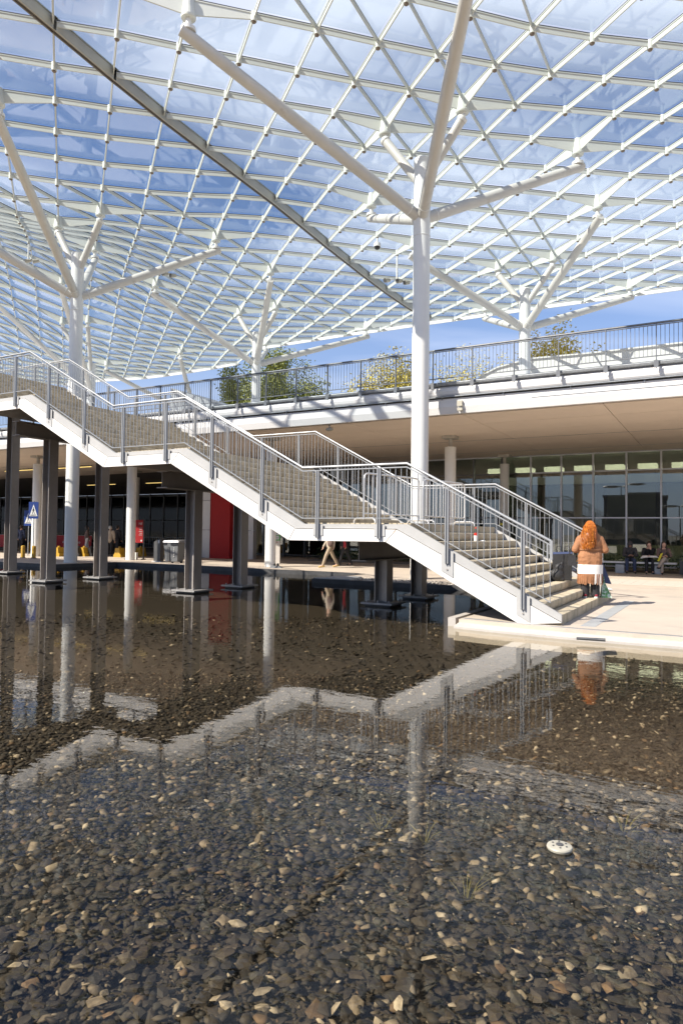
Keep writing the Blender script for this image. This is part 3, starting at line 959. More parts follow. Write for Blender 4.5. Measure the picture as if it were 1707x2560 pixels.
# stringer stiff brackets and rail posts
POST = [.97 + 1.3225 * k for k in range(25)]
def rail_z(s):
    return top_z(max(s, .4)) + 1.099
postm = MB().box(-.032, -.012, -.03, .03, 0, 1).box(.012, .032, -.03, .03, 0, 1).box(-.02, .02, -.004, .004, 0, 1).mesh('post', 'rail_steel')
balm = MB().tube((0, 0, 0), (0, 0, 1), .0075, n=6).mesh('baluster', 'rail_steel')
bolt = MB().tube((0, -.02, 0), (0, 0, 0), .014, n=8).mesh('bolt', 'pier_steel')
for side, w0, sg in (('near', 0.0, -1), ('far', WID, 1)):
    rl = thing('stair_railing', ('near' if side == 'near' else 'far') + ' side railing of the wide staircase, grey steel bars', 'railing', OV, -TH, None)
    rl['label'] = 'steel bar railing on the pool side of the staircase, nearest the viewer' if side == 'near' else 'steel bar railing on the far side of the staircase, next to the white columns'
    wr = w0 + sg * .035
    hr = [(-.52, wr, rail_z(.52) + 0)]
    br = []
    bend = [.52] + [p[0] for p in top_pts[2:-1]] + [S_TOP_END]
    hpts = [(-s, wr, rail_z(s)) for s in bend]
    bpts = [(-s, wr, top_z(s) + .11) for s in bend[0:1] + bend[1:]]
    def strip(pts, hw, h0, h1):
        m = MB()
        for (x0, y0, z0), (x1, y1, z1) in zip(pts, pts[1:]):
            m.hexa([(x0, y0 - hw, z0 + h0), (x1, y0 - hw, z1 + h0), (x1, y0 + hw, z1 + h0), (x0, y0 + hw, z0 + h0)],
                   [(x0, y0 - hw, z0 + h1), (x1, y0 - hw, z1 + h1), (x1, y0 + hw, z1 + h1), (x0, y0 + hw, z0 + h1)])
            m.f[-6:] = [f[::-1] for f in m.f[-6:]]
        return m
    m = MB().sweep(hpts, .024, 10)
    part('handrail', m, 'rail_steel', rl, smooth=True)
    part('under_rail', strip(hpts, .02, -.075, -.055), 'rail_steel', rl)
    part('bottom_rail', strip(bpts, .02, -.008, .008), 'rail_steel', rl)
    # loop at the foot
    e0 = hpts[0]
    part('end_loop', MB().box(e0[0] - .012, e0[0] + .03, wr - .022, wr + .022, e0[2] - .30, e0[2] + .01).box(e0[0] - .062, e0[0] - .04, wr - .02, wr + .02, e0[2] - .28, e0[2] - .04), 'rail_steel', rl)
    bl = []
    for i, s in enumerate(POST):
        zb = max(top_z(s) - .27, .02)
        put('post', postm, rl, (-s, wr, zb), scale=(1, 1, rail_z(s) - .06 - zb))
        # bracket plate on the stringer
        sl_ = (top_z(s + .05) - top_z(s - .05)) / .1
        bw, y0 = .11, w0 + sg * .004
        yy = sorted((y0, y0 + sg * .012))
        z1 = top_z(s) - .01
        zb2 = bot_z(s) + .10 if bot_z(s) + .1 < z1 - .2 else z1 - .26
        q = [(-s - bw, z1 + sl_ * bw), (-s + bw, z1 - sl_ * bw), (-s + bw, zb2 - sl_ * bw), (-s - bw, zb2 + sl_ * bw)]
        part('bracket', MB().prof(q, 'y', yy[0], yy[1]), 'stringer_cap', rl)
        put('bolt', bolt, rl, (-s, w0 + (sg * .012 if sg < 0 else sg * .03), zb2 + .08))
        n = 12
        for k in range(1, n):
            sb = s + 1.3225 * k / n
            if sb < S_TOP_END - .2: bl.append(sb)
    for k in range(1, 5): bl.append(.97 - .11 * k)
    for i, sb in enumerate(bl):
        z0 = top_z(max(sb, .45)) + .11
        put('baluster', balm, rl, (-sb, wr, z0), scale=(1, 1, rail_z(sb) - .065 - z0))
# piers: pairs of H sections with a cross beam on each pair
PSZ = [(4.70, 1.65), (10.23, 3.3), (15.95, 4.95), (20.6, 6.6), (26.0, 6.6)]
ordn = ['under the lowest landing', 'under the second landing', 'under the third landing', 'under the top walkway at the left edge', 'under the far end of the top walkway']
for i, (s, z) in enumerate(PSZ):
    zb_ = z - .36
    cb = thing('cross_beam', 'dark steel cross beam carried by two piers ' + ordn[i] + ' of the staircase', 'beam', SWZ(s, 0, zb_), -TH, 'steel beams under the staircase')
    part('web', MB().box(-.009, .009, 1.25, 5.3, -.40, -.0), 'pier_steel', cb)
    part('flange', MB().box(-.17, .17, 1.25, 5.3, -.022, .0), 'pier_steel', cb)
    part('flange', MB().box(-.17, .17, 1.25, 5.3, -.42, -.398), 'pier_steel', cb)
    for w, which in ((2.45, 'front'), (4.45, 'rear')):
        if i == 4 and which == 'front': pass
        h = zb_ - .42 - (WATER_Z + .05)
        p = thing('steel_pier', 'brown steel H-section pier, %s of its pair, %s' % (which, ordn[i]), 'pier', SWZ(s, w, WATER_Z + .05), -TH, 'steel piers standing in the pool')
        part('flange', MB().box(-.15, -.131, -.16, .16, .03, h), 'pier_steel', p)
        part('flange', MB().box(.131, .15, -.16, .16, .03, h), 'pier_steel', p)
        part('web', MB().box(-.131, .131, -.006, .006, .03, h), 'pier_steel', p)
        part('base_plate', MB().box(-.38, .38, -.38, .38, -.01, .03), 'pier_plate', p)
        for bx in (-.27, 0, .27):
            for by in (-.28, .28):
                part('anchor_bolt', MB().tube((bx, by, .03), (bx, by, .075), .022, n=6), 'pier_plate', p)
        part('footing', MB().box(-.3, .3, -.3, .3, -.25, -.011), 'kerb_dark', p)

# ------------------------------------------------------------------ canopy
UN = 17.9
GA, GB, G0 = Vector((-.03707868, .09310138)) * UN, Vector((.0985274, .01764269)) * UN, Vector((-.44255531, 1.0)) * UN
ZT = np.array([[int(x) for x in l.split()] for l in '''887 883 879 875 870 865 860 853 846 838 830 822 814 806 800 796 794 794 796 798 800 801 800 800 800 799 799 799 799 799
886 881 877 873 868 864 858 852 845 837 829 821 812 804 798 793 791 791 793 796 799 800 801 800 800 800 800 800 800 800
884 879 875 871 866 861 856 850 844 836 828 820 811 803 796 790 788 789 791 795 798 800 801 802 802 802 802 802 801 801
882 877 872 868 863 859 854 848 842 835 828 820 811 802 794 788 786 787 790 794 798 801 803 803 803 803 803 803 803 802
880 875 870 865 860 855 851 846 841 834 827 820 811 802 793 786 784 786 791 796 800 803 805 806 806 806 805 805 804 804
877 872 867 861 857 852 847 843 838 833 826 819 811 803 795 786 785 789 793 799 803 806 808 808 808 808 807 806 806 805
875 869 863 858 853 848 843 839 836 831 824 817 810 802 796 792 791 794 798 803 807 809 810 810 810 809 809 808 807 807
873 866 860 854 848 843 839 835 831 828 820 813 806 800 796 794 795 799 803 807 809 811 812 812 811 811 810 809 808 808
871 863 856 850 844 839 834 830 825 823 818 812 806 802 796 793 794 797 802 805 808 811 813 812 812 811 810 810 809 808
870 861 853 846 840 835 830 826 823 819 818 816 811 805 799 797 796 796 799 802 804 809 811 811 811 811 810 810 810 809
871 861 852 844 837 832 827 823 818 816 816 817 816 811 804 798 795 795 796 796 798 802 806 808 809 810 810 810 810 810
875 863 854 845 837 830 824 819 814 810 811 814 817 817 810 799 795 794 793 793 794 797 801 804 807 808 809 810 810 810
883 871 860 850 840 829 820 814 809 806 805 808 814 816 811 802 797 794 792 791 792 794 797 802 805 808 809 810 810 810
897 885 874 862 848 834 819 808 807 807 802 804 811 814 811 805 800 796 793 792 792 793 796 801 805 808 809 810 811 811
916 905 893 880 864 847 829 813 808 810 807 805 810 811 810 806 802 798 795 794 794 795 798 802 806 809 810 811 811 812
938 929 917 903 887 870 852 838 830 826 818 809 804 807 809 807 803 799 797 796 796 798 800 804 808 811 812 812 813 813
961 954 943 930 914 899 883 871 860 850 834 816 807 805 807 805 802 800 798 798 799 801 804 807 811 813 814 814 815 815
983 978 969 957 943 928 914 901 888 872 849 826 810 803 802 802 800 799 799 799 801 804 807 810 813 815 817 817 818 818
1001 999 991 981 968 954 940 924 908 887 860 835 813 801 798 798 798 798 799 801 803 807 811 814 817 818 820 820 821 821
1012 1012 1007 999 989 976 961 942 922 900 873 845 819 803 799 798 798 798 799 802 806 811 815 818 820 822 823 823 824 824
1017 1018 1017 1013 1005 994 978 957 930 905 879 852 825 806 801 798 797 798 800 804 809 815 819 822 824 826 826 827 827 826
1019 1021 1022 1021 1016 1006 989 964 932 904 879 856 832 812 800 797 797 799 803 808 814 820 824 827 828 829 830 830 830 829
1018 1020 1024 1026 1023 1014 994 964 932 903 877 856 837 817 802 797 798 803 808 814 820 825 828 831 832 833 833 833 832 832
1016 1019 1024 1027 1026 1017 996 961 928 902 873 850 835 823 805 799 802 808 815 822 826 830 832 834 835 836 836 835 835 834
1012 1016 1021 1024 1023 1014 992 955 920 893 865 844 832 822 809 804 808 814 821 826 831 834 836 837 838 838 838 838 837 836
1006 1009 1014 1018 1016 1006 983 946 909 880 855 838 829 821 813 811 814 820 825 830 834 836 838 839 840 840 840 839 839 838
998 1000 1005 1008 1006 995 970 934 897 868 845 832 827 823 818 816 819 823 828 833 836 838 840 841 842 842 841 841 840 839
989 992 995 997 993 982 958 920 884 857 839 829 825 827 823 820 822 826 830 834 837 839 841 842 842 843 842 842 841 840
980 981 983 983 978 966 942 904 870 848 833 825 823 822 820 820 823 828 831 835 838 840 841 842 843 843 843 842 842 841
969 969 969 966 960 947 923 888 856 838 827 821 818 817 816 818 824 828 832 835 837 840 841 842 843 843 843 842 842 841
957 955 952 948 940 927 905 873 848 832 823 818 815 814 815 818 823 828 831 834 837 839 840 842 842 842 842 842 842 841
943 940 935 929 920 907 887 864 844 830 822 816 814 813 815 818 823 827 830 833 836 838 840 841 841 842 842 842 841 840
929 924 918 910 901 889 874 857 842 831 822 817 814 814 815 818 822 826 829 832 835 837 838 840 840 841 841 841 840 840
916 910 902 893 884 874 863 852 841 832 825 820 816 816 817 819 822 825 828 831 834 836 837 838 839 840 840 840 839 839
904 897 889 880 870 863 855 848 841 835 830 824 820 819 819 820 823 825 828 830 832 834 836 837 838 838 839 839 838 838
894 887 878 870 862 856 850 845 841 837 834 828 824 822 821 822 823 825 827 830 831 833 835 836 837 837 837 837 837 837
885 878 871 863 857 851 847 843 840 838 835 831 827 825 824 824 824 826 827 829 831 832 833 834 835 836 836 836 836 836
878 872 865 858 853 848 844 842 839 837 835 832 829 827 825 825 825 826 827 828 830 831 832 833 834 834 835 835 835 834'''.split('\n')]) / 1000.0
def node(i, j):
    p = G0 + GA * i + GB * j
    a, b = min(max(i + 6, 0), 37), min(max(j + 8, 0), 29)
    a0, b0 = int(min(a, 36)), int(min(b, 28))
    u, v = a - a0, b - b0
    z = ZT[a0, b0] * (1 - u) * (1 - v) + ZT[a0 + 1, b0] * u * (1 - v) + ZT[a0, b0 + 1] * (1 - u) * v + ZT[a0 + 1, b0 + 1] * u * v
    return Vector((p.x, p.y, z * UN + CAM_H))
def inside(i, j):
    return -6 <= i <= 31 and -8 <= j <= 21 and (i + j <= 31 if j <= 8 else i + j <= 28)
dom = set()
for i in range(-6, 32):
    for j in range(-8, 22):
        if not inside(i, j): continue
        q = px(node(i, j))
        if -330 < q[0] < 2500 and (-110 if q[0] < 900 else -400) < q[1] < 1400 and q[2] > 3: dom.add((i, j))
TREES = [(1.5, 6.5, -1, 'foremost white tree column, with the widest spreading arms, right of centre'),
         (7.5, .5, -1, 'white tree column at the left rising behind the stair landing'),
         (7.5, 12.5, 1, 'white tree column on the deck at the right, lowest arms against blue sky'),
         (13.5, 6.5, 1, 'white tree column on the deck beside the olive green tree'),
         (19.5, .5, 1, 'distant white tree column hidden behind the left tree column'),
         (25.5, 6.5, -1, 'farthest white tree column whose arm tips show above the deck railing')]
tips = {}
for ti, (ci, cj, sg, lab) in enumerate(TREES):
    # orientation: two long arms of each kind, two short arms
    arms = [(-3.5, -.5), (-.5, -3.5), (1.5, 4.5), (4.5, 1.5)]
    if sg < 0: arms = [(-a, -b) for a, b in arms]
    for a, b in arms:
        n = (int(round(ci + a)), int(round(cj + b))); tips[n] = (ti, 'long')
    for a, b in ((.5, -.5), (-.5, .5)):
        n = (int(round(ci + a)), int(round(cj + b))); tips[n] = (ti, 'short')
canopy = thing('glass_canopy', 'undulating glass and white steel grid canopy carried on tree columns', 'canopy', (0, 0, 0))
# beams share one profile mesh of unit length
def beam_mesh(d0, d1, wd, mats, name):
    m = MB()
    hw = wd / 2
    m.hexa([(0, -hw * .55, -d0), (1, -hw * .55, -d1), (1, hw * .55, -d1), (0, hw * .55, -d0)], [(0, -hw * .55, -.03), (1, -hw * .55, -.03), (1, hw * .55, -.03), (0, hw * .55, -.03)], 0)
    m.box(0, 1, -hw, hw, -.03, .0, 0)
    m.box(0, 1, -hw * .6, hw * .6, .001, .04, 1)
    return m.mesh(name, mats)
BM = beam_mesh(.17, .17, .062, ['canopy_steel', 'gasket'], 'beam')
BH0 = beam_mesh(.46, .19, .075, ['canopy_steel', 'gasket'], 'beam')
DG = beam_mesh(.12, .12, .05, ['canopy_steel', 'gasket'], 'brace')
EB = beam_mesh(.28, .28, .16, ['white_paint', 'gasket'], 'edge_beam')
JB = None
def orient(o, a, b):
    d = b - a
    L = d.length
    x = d / L
    z = Vector((0, 0, 1)); z = (z - x * z.dot(x)).normalized(); y = z.cross(x)
    o.matrix_basis = Matrix(((x.x * L, y.x, z.x, a.x), (x.y * L, y.y, z.y, a.y), (x.z * L, y.z, z.z, a.z), (0, 0, 0, 1)))
def joint(i, j): return i - j == 1 and i >= -3
def has_diag(i, j):
    k = i - j
    if k == 1: return False
    if i < 6:
        if i <= -1: return -8 <= k <= -4
        if i == 0: return -7 <= k <= -4
        if i in (1, 2): return -6 <= k <= -3 and j >= 5
        return k == -5 or (i >= 5 and k in (-6, -5))
    if i <= 8 and k in (-6, -5) and 10 <= j <= 13: return True
    if i in (7, 8) and k == -4: return True
    if i >= 13 and k == 6 and j <= 12: return True
    if (i - 18.5) ** 2 / 5.0 + (j + .2) ** 2 / 5.0 < 1.0: return False
    if i <= 13: return k >= 4 and (i, j) != (10, 6)
    return j <= 5
beams, braces, panes_, nodes_, edges_ = [], [], [], [], []
def scr(a, b):
    p, q = px(a), px(b)
    m = ((p[0] + q[0]) / 2, (p[1] + q[1]) / 2)
    on = -60 < m[0] < 1767 and -60 < m[1] < 1400
    return math.hypot(p[0] - q[0], p[1] - q[1]) if on else 0
for (i, j) in dom:
    a = node(i, j)
    nodes_.append((scr(a, a + Vector((0, 0, 1))), (i, j)))
    for di, dj in ((1, 0), (0, 1)):
        k = (i + di, j + dj)
        if k in dom: beams.append((scr(a, node(*k)), (i, j), k))
    cell = [(i, j), (i, j + 1), (i + 1, j + 1), (i + 1, j)]
    if all(c in dom for c in cell):
        panes_.append((scr(a, node(i + 1, j + 1)) + scr(node(i, j + 1), node(i + 1, j)), cell))
        if has_diag(i, j): braces.append((scr(a, node(i + 1, j + 1)), (i, j), (i + 1, j + 1)))
    else:
        for c3 in ([(i, j), (i, j + 1), (i + 1, j)], [(i + 1, j + 1), (i + 1, j), (i, j + 1)]):
            if all(c in dom for c in c3):
                panes_.append((scr(node(*c3[1]), node(*c3[2])), c3))
                edges_.append((c3[1], c3[2]))
for lst_ in (nodes_, beams, braces, panes_): lst_.sort(key=lambda t: -t[0])
def bake(restlist, me, name, mats):
    V, Fc, Mi = [], [], []
    pv_ = [v.co.copy() for v in me.vertices]; pf = [tuple(p.vertices) for p in me.polygons]; pm_ = [p.material_index for p in me.polygons]
    for M_ in restlist:
        b = len(V); V += [tuple(M_ @ v) for v in pv_]; Fc += [tuple(b + k for k in f) for f in pf]; Mi += pm_
    if not V: return
    m = bpy.data.meshes.new(name); m.from_pydata(V, [], Fc)
    for k in mats: m.materials.append(MATS[k])
    m.polygons.foreach_set('material_index', Mi); m.update()
    struct(put(name, m, canopy), 'stuff')
rest = []
for n_, (d_, a, b) in enumerate(beams):
    pa, pb = node(*a), node(*b)
    me = BM
    if a in tips: me = BH0
    elif b in tips: me = BH0; pa, pb = pb, pa
    if n_ < 300 or me is BH0:
        orient(put('beam', me, canopy), pa, pb)
    else:
        o = bpy.data.objects.new('tmp', None); orient(o, pa, pb); rest.append(o.matrix_basis.copy()); bpy.data.objects.remove(o)
bake(rest, BM, 'beams', ['canopy_steel', 'gasket'])
rest = []
for n_, (d_, a, b) in enumerate(braces):
    if n_ < 300: orient(put('brace', DG, canopy), node(*a), node(*b))
    else:
        o = bpy.data.objects.new('tmp', None); orient(o, node(*a), node(*b)); rest.append(o.matrix_basis.copy()); bpy.data.objects.remove(o)
bake(rest, DG, 'braces', ['canopy_steel', 'gasket'])
for a, b in edges_:
    orient(put('edge_beam', EB, canopy), node(*a), node(*b))
ND = MB().lathe([(.075, -.245), (.084, -.24), (.088, -.17), (.088, .02), (.05, .03)], 10).lathe([(.03, -.275), (.06, -.272), (.07, -.246), (.06, -.243)], 10, 1).mesh('node_joint', ['canopy_steel', 'node_cap'], True)
NDb = MB().lathe([(.05, -.325), (.06, -.34), (.05, -.345)], 10, 0)
rest = []
for n_, (d_, k) in enumerate(nodes_):
    if n_ < 300: put('node_joint', ND, canopy, node(*k))
    else: rest.append(Matrix.Translation(node(*k)))
bake(rest, ND, 'node_joints', ['canopy_steel', 'node_cap'])
def pane_geo(mb, cell, inset=.055):
    ps_ = [node(*c) for c in cell]
    c = sum(ps_, Vector()) / len(ps_)
    q = []
    for p in ps_:
        d = (c - p); q.append(p + d * (inset * 1.5 / d.length))
    n = len(q)
    lo = [(p.x, p.y, p.z + .055) for p in q]; hi = [(p.x, p.y, p.z + .075) for p in q]
    if n == 4: fs = [(2, 1, 0), (3, 2, 0), (4, 5, 6), (4, 6, 7), (0, 1, 5, 4), (1, 2, 6, 5), (2, 3, 7, 6), (3, 0, 4, 7)]
    else: fs = [(2, 1, 0), (3, 4, 5), (0, 1, 4, 3), (1, 2, 5, 4), (2, 0, 3, 5)]
    mb.add(lo + hi, fs)
mrest = MB()
for n_, (d_, cell) in enumerate(panes_):
    if n_ < 300:
        m = MB(); pane_geo(m, cell); part('glass_panel', m, 'canopy_glass', canopy)
    else: pane_geo(mrest, cell)
if mrest.v: struct(part('glass_panels', mrest, 'canopy_glass', canopy), 'stuff')
# movement joint: twin beam along one diagonal
jm = MB()
jm.box(-.02, 1.02, -.095, -.045, -.30, .06, 0).box(-.02, 1.02, .045, .095, -.30, .06, 1).box(-.02, 1.02, -.04, .04, -.27, .02, 1)
jm.box(-.02, 1.02, -.12, .12, .061, .10, 0)
JM = jm.mesh('movement_joint', ['joint_side', 'joint_dark'])
js = sorted([(i, j) for (i, j) in dom if i - j == 1 and -3 <= i])
for a, b in zip(js, js[1:]):
    if b[0] - a[0] == 1: orient(put('movement_joint', JM, canopy), node(*a), node(*b))

# ------------------------------------------------------------------ tree columns
for ti, (ci, cj, sg, lab) in enumerate(TREES):
    c = node(ci, cj)
    if ti == 4: c = c + Vector((1.2, .3, 0))
    baseZ = DECK_Z - .05 if ti in (2, 3, 4, 5) else -.1
    tr_ = thing('tree_column', lab, 'column', (c.x, c.y, baseZ), -TH, 'white tree columns carrying the canopy')
    inv_t = (Matrix.Translation((c.x, c.y, baseZ)) @ Matrix.Rotation(-TH, 4, 'Z')).inverted()
    Lc = lambda p: inv_t @ Vector(p)
    topz = 13.95
    h = topz - baseZ
    part('trunk', MB().lathe([(.285, 0), (.285, h * .5), (.275, h - .04), (.24, h), (.2, h + .01)], 36), 'white_paint', tr_, smooth=True)
    part('weld_ring', MB().lathe([(.280, 11.3 - baseZ), (.291, 11.31 - baseZ), (.291, 11.33 - baseZ), (.280, 11.34 - baseZ)], 36), 'white_paint', tr_, smooth=True)
    if baseZ < 1: part('base_collar', MB().lathe([(.30, 0), (.33, .02), (.33, .10), (.29, .12)], 36), 'socket', tr_, smooth=True)
    for n, (t_, kind) in tips.items():
        if t_ != ti: continue
        q = node(*n)
        if n not in dom and not inside(*n): continue
        hd = Vector((q.x - c.x, q.y - c.y, 0)); hd.normalize()
        if kind == 'long':
            e = q - Vector((0, 0, 1.02))
            st_ = Vector((c.x, c.y, 11.95)) + hd * .10
            d = (e - st_).normalized()
            arm = part('arm', MB().sweep([Lc(st_), Lc(st_ + (e - st_) * .5), Lc(e + d * .22)], [.185, .185, .16], 20), 'arm_paint', tr_, smooth=True)
            rg = Lc(st_ + d * .42); rg2 = Lc(st_ + d * .45)
            part('weld_ring', MB().tube(rg, rg2, .196, n=20), 'white_paint', arm)
            part('end_disc', MB().tube(Lc(e + Vector((0, 0, .10))), Lc(e + Vector((0, 0, .20))), .21, n=18), 'white_paint', arm, smooth=True)
            part('stub', MB().tube(Lc(e + Vector((0, 0, .14))), Lc(q - Vector((0, 0, .40))), .085, n=14), 'white_paint', arm, smooth=True)
        else:
            e = q - Vector((0, 0, .72))
            st_ = Vector((c.x, c.y, 13.15)) + hd * .08
            d = (e - st_).normalized()
            arm = part('arm', MB().sweep([Lc(st_), Lc(e)], [.15, .15], 20), 'arm_paint', tr_, smooth=True)
            part('collar', MB().tube(Lc(e - d * .08), Lc(e + d * .02), .17, n=18), 'white_paint', arm)
            part('stub', MB().sweep([Lc(e), Lc(q - Vector((0, 0, .42)))], [.10, .11], 16), 'white_paint', arm, smooth=True)
        part('node_drum', MB().lathe([(.20, -.55), (.21, -.50), (.17, -.28), (.14, .03), (.10, .04)], 20), 'canopy_steel', arm, loc=Lc(q))

# ------------------------------------------------------------------ props
def ground_at(x, y, z=0.0):
    # plaza point below a viewing direction given in photo pixels: used once to read positions off the plan
    u, v = x - 853.5, 1280 - y
    u, v = u * math.cos(ROLL) + v * math.sin(ROLL), -u * math.sin(ROLL) + v * math.cos(ROLL)
    d = Vector((u / FPX, math.cos(PITCH) - v / FPX * math.sin(PITCH), math.sin(PITCH) + v / FPX * math.cos(PITCH)))
    t_ = (z - CAM_H) / d.z
    return Vector((0, 0, CAM_H)) + d * t_
def at_depth(x, y, Y):
    u, v = x - 853.5, 1280 - y
    u, v = u * math.cos(ROLL) + v * math.sin(ROLL), -u * math.sin(ROLL) + v * math.cos(ROLL)
    d = Vector((u / FPX, math.cos(PITCH) - v / FPX * math.sin(PITCH), math.sin(PITCH) + v / FPX * math.cos(PITCH)))
    return Vector((0, 0, CAM_H)) + d * (Y / d.y)

# crossing signs
def crossing_sign(loc, label):
    t_ = thing('crossing_sign', label, 'sign', loc, R(-10), 'blue pedestrian crossing signs')
    part('pole', MB().tube((0, .04, 0), (0, .04, 3.4), .03, n=10), 'galvanised', t_, smooth=True)
    part('plate', MB().box(-.33, .33, -.008, .008, 2.35, 3.35), 'sign_blue', t_)
    tri_ = MB().prof([(-.27, 2.5), (.27, 2.5), (0, 3.2)], 'y', -.014, -.008)
    part('triangle', tri_, 'sign_white', t_)
    g = MB().ball((0, -.017, 3.0), (.03, .004, .035), 8, 5).prof([(-.035, 2.82), (.03, 2.82), (.025, 2.96), (-.03, 2.96)], 'y', -.02, -.0145)
    g.prof([(-.03, 2.82), (-.09, 2.62), (-.055, 2.62), (.0, 2.82)], 'y', -.02, -.0145).prof([(.0, 2.82), (.06, 2.62), (.095, 2.62), (.03, 2.82)], 'y', -.02, -.0145)
    g.prof([(-.03, 2.94), (-.085, 2.82), (-.07, 2.81), (-.02, 2.90)], 'y', -.02, -.0145).prof([(.025, 2.94), (.08, 2.84), (.065, 2.82), (.015, 2.90)], 'y', -.02, -.0145)
    for k in range(6): g.prof([(-.21 + k * .075, 2.52), (-.17 + k * .075, 2.52), (-.13 + k * .055, 2.60), (-.155 + k * .055, 2.60)], 'y', -.018, -.0145)
    part('pictogram', g, 'black_plastic', t_)
    t_.scale = (.83, .83, .86)
p = at_depth(82, 1390, 35.2); crossing_sign((p.x, p.y, 0), 'blue pedestrian crossing sign in front, white triangle fully visible')
p = at_depth(70, 1380, 38.5); crossing_sign((p.x, p.y, -.35), 'second blue crossing sign half hidden behind the first')
# bollards
for i, (x, y, lb) in enumerate(((58, 1395, 'yellow bollard, front left of the two nearest the crossing sign'), (85, 1396, 'yellow bollard just right of the crossing sign column'), (52, 1378, 'yellow bollard farther back, left of the striped post'), (73, 1379, 'yellow bollard farther back under the rear crossing sign'))):
    p = ground_at(x, y)
    b = thing('bollard', lb, 'bollard', p, 0, 'yellow bollards by the crossing')
    part('post', MB().lathe([(.10, 0), (.10, .58), (.09, .62), (.05, .64)], 16), 'yellow_paint', b, smooth=True)
    part('foot_ring', MB().lathe([(.13, 0), (.13, .03), (.11, .04)], 16), 'dark_grey', b)
# yellow plastic blocks
jb = [(148, 1391, 0), (197, 1391, 1), (211, 1391, 0), (229, 1391, 1), (300, 1393, 0), (322, 1391, 1), (352, 1391, 0), (415, 1388, 0), (506, 1389, 0)]
for i, (x, y, k) in enumerate(jb):
    p = ground_at(x, y)
    b = thing('plastic_barrier', ('yellow' if k == 0 else 'black') + ' plastic traffic block, ' + ('first', 'second', 'third', 'fourth', 'fifth', 'sixth', 'seventh', 'eighth', 'last')[i] + ' from the left along the road', 'barrier', p, -TH, 'plastic traffic blocks along the road')
    part('block', MB().prof([(-.28, 0), (.28, 0), (.26, .15), (.2, .2), (.15, .5), (-.15, .5), (-.2, .2), (-.26, .15)], 'y', -.2, .2), 'yellow_paint' if k == 0 else 'black_plastic', b)
    part('lug', MB().tube((0, 0, .5), (0, 0, .58), .07, n=10), 'yellow_paint' if k == 0 else 'black_plastic', b)
# steel crowd barriers
def crowd_barrier(L, h, nb, label, loc, rz, grp, m='barrier_steel', feet=True, name='crowd_barrier'):
    t_ = thing(name, label, 'barrier', loc, rz, grp)
    rr = .12
    fr_ = [(-L / 2, 0, .1), (-L / 2, 0, h - rr)] + [(-L / 2 + rr - rr * math.cos(a), 0, h - rr + rr * math.sin(a)) for a in (R(30), R(60), R(90))]
    fr_ += [(L / 2 - rr + rr * math.cos(a), 0, h - rr + rr * math.sin(a)) for a in (R(90), R(60), R(30))] + [(L / 2, 0, h - rr), (L / 2, 0, .1)]
    part('frame', MB().sweep(fr_, .019, 8), m, t_, smooth=True)
    part('lower_rail', MB().tube((-L / 2, 0, .22), (L / 2, 0, .22), .017, n=8), m, t_)
    bm_ = MB().tube((0, 0, .22), (0, 0, h - .01), .0085, n=6).mesh('bar', m)
    for k in range(1, nb): put('bar', bm_, t_, (-L / 2 + L * k / nb, 0, 0))
    if feet:
        for x in (-L / 2 + .03, L / 2 - .03):
            part('foot', MB().sweep([(x, -.3, 0), (x, -.3, .07), (x, -.24, .12), (x, .24, .12), (x, .3, .07), (x, .3, 0)], .019, 8), m, t_, smooth=True)
    return t_
def line_barrier(a, b, label, grp, nb=14):
    A, B = SWZ(a[0], a[1], 1.65), SWZ(b[0], b[1], 1.65)
    d = B - A
    crowd_barrier(d.length - .05, 1.08, nb, label, (A + B) / 2, math.atan2(d.y, d.x), grp)
line_barrier((4.72, 1.45), (4.22, 3.32), 'steel crowd barrier on the lowest landing, left one in front of the tall tree column', 'crowd barriers on the landing')
line_barrier((4.18, 3.40), (3.78, 5.22), 'steel crowd barrier on the lowest landing, right one by the deck column', 'crowd barriers on the landing', 13)
for x, lb in ((382, 'left of the two steel crowd barriers far under the deck'), (442, 'right of the two steel crowd barriers far under the deck, behind the wheeled bin'), (492, 'steel crowd barrier peeking out right of the stair pier far under the deck')):
    p = at_depth(x, 1368, 52.0)
    crowd_barrier(1.78, 1.0, 12, lb, (p.x, p.y, .0), R(-2), 'crowd barriers far under the deck', 'galvanised')
# red banner fences
for x0, x1, lb, tx in ((-40, 15, 'red banner fence at the left photo edge', 'Salone'), (131, 229, 'long red banner fence behind the left tree column', 'del Mobile.Milano')):
    a, b = at_depth(x0, 1367, 49.0), at_depth(x1, 1369, 47.0)
    d = b - a; L = math.hypot(d.x, d.y)
    t_ = thing('banner_fence', lb, 'banner', ((a.x + b.x) / 2, (a.y + b.y) / 2, 0), math.atan2(d.y, d.x), 'red banner fences')
    part('cloth', MB().box(-L / 2, L / 2, -.01, .01, .25, 1.08), 'red_cloth', t_)
    part('rail', MB().tube((-L / 2, .03, 1.08), (L / 2, .03, 1.08), .02, n=8), 'galvanised', t_)
    for x in (-L / 2 + .1, 0, L / 2 - .1): part('leg', MB().box(x - .02, x + .02, .02, .06, 0, 1.06), 'galvanised', t_)
    tm = text_mesh(tx, .26); tm.materials.append(MATS['sign_white'])
    put('lettering', tm, t_, (0, -.016, .62), (R(90), 0, 0))
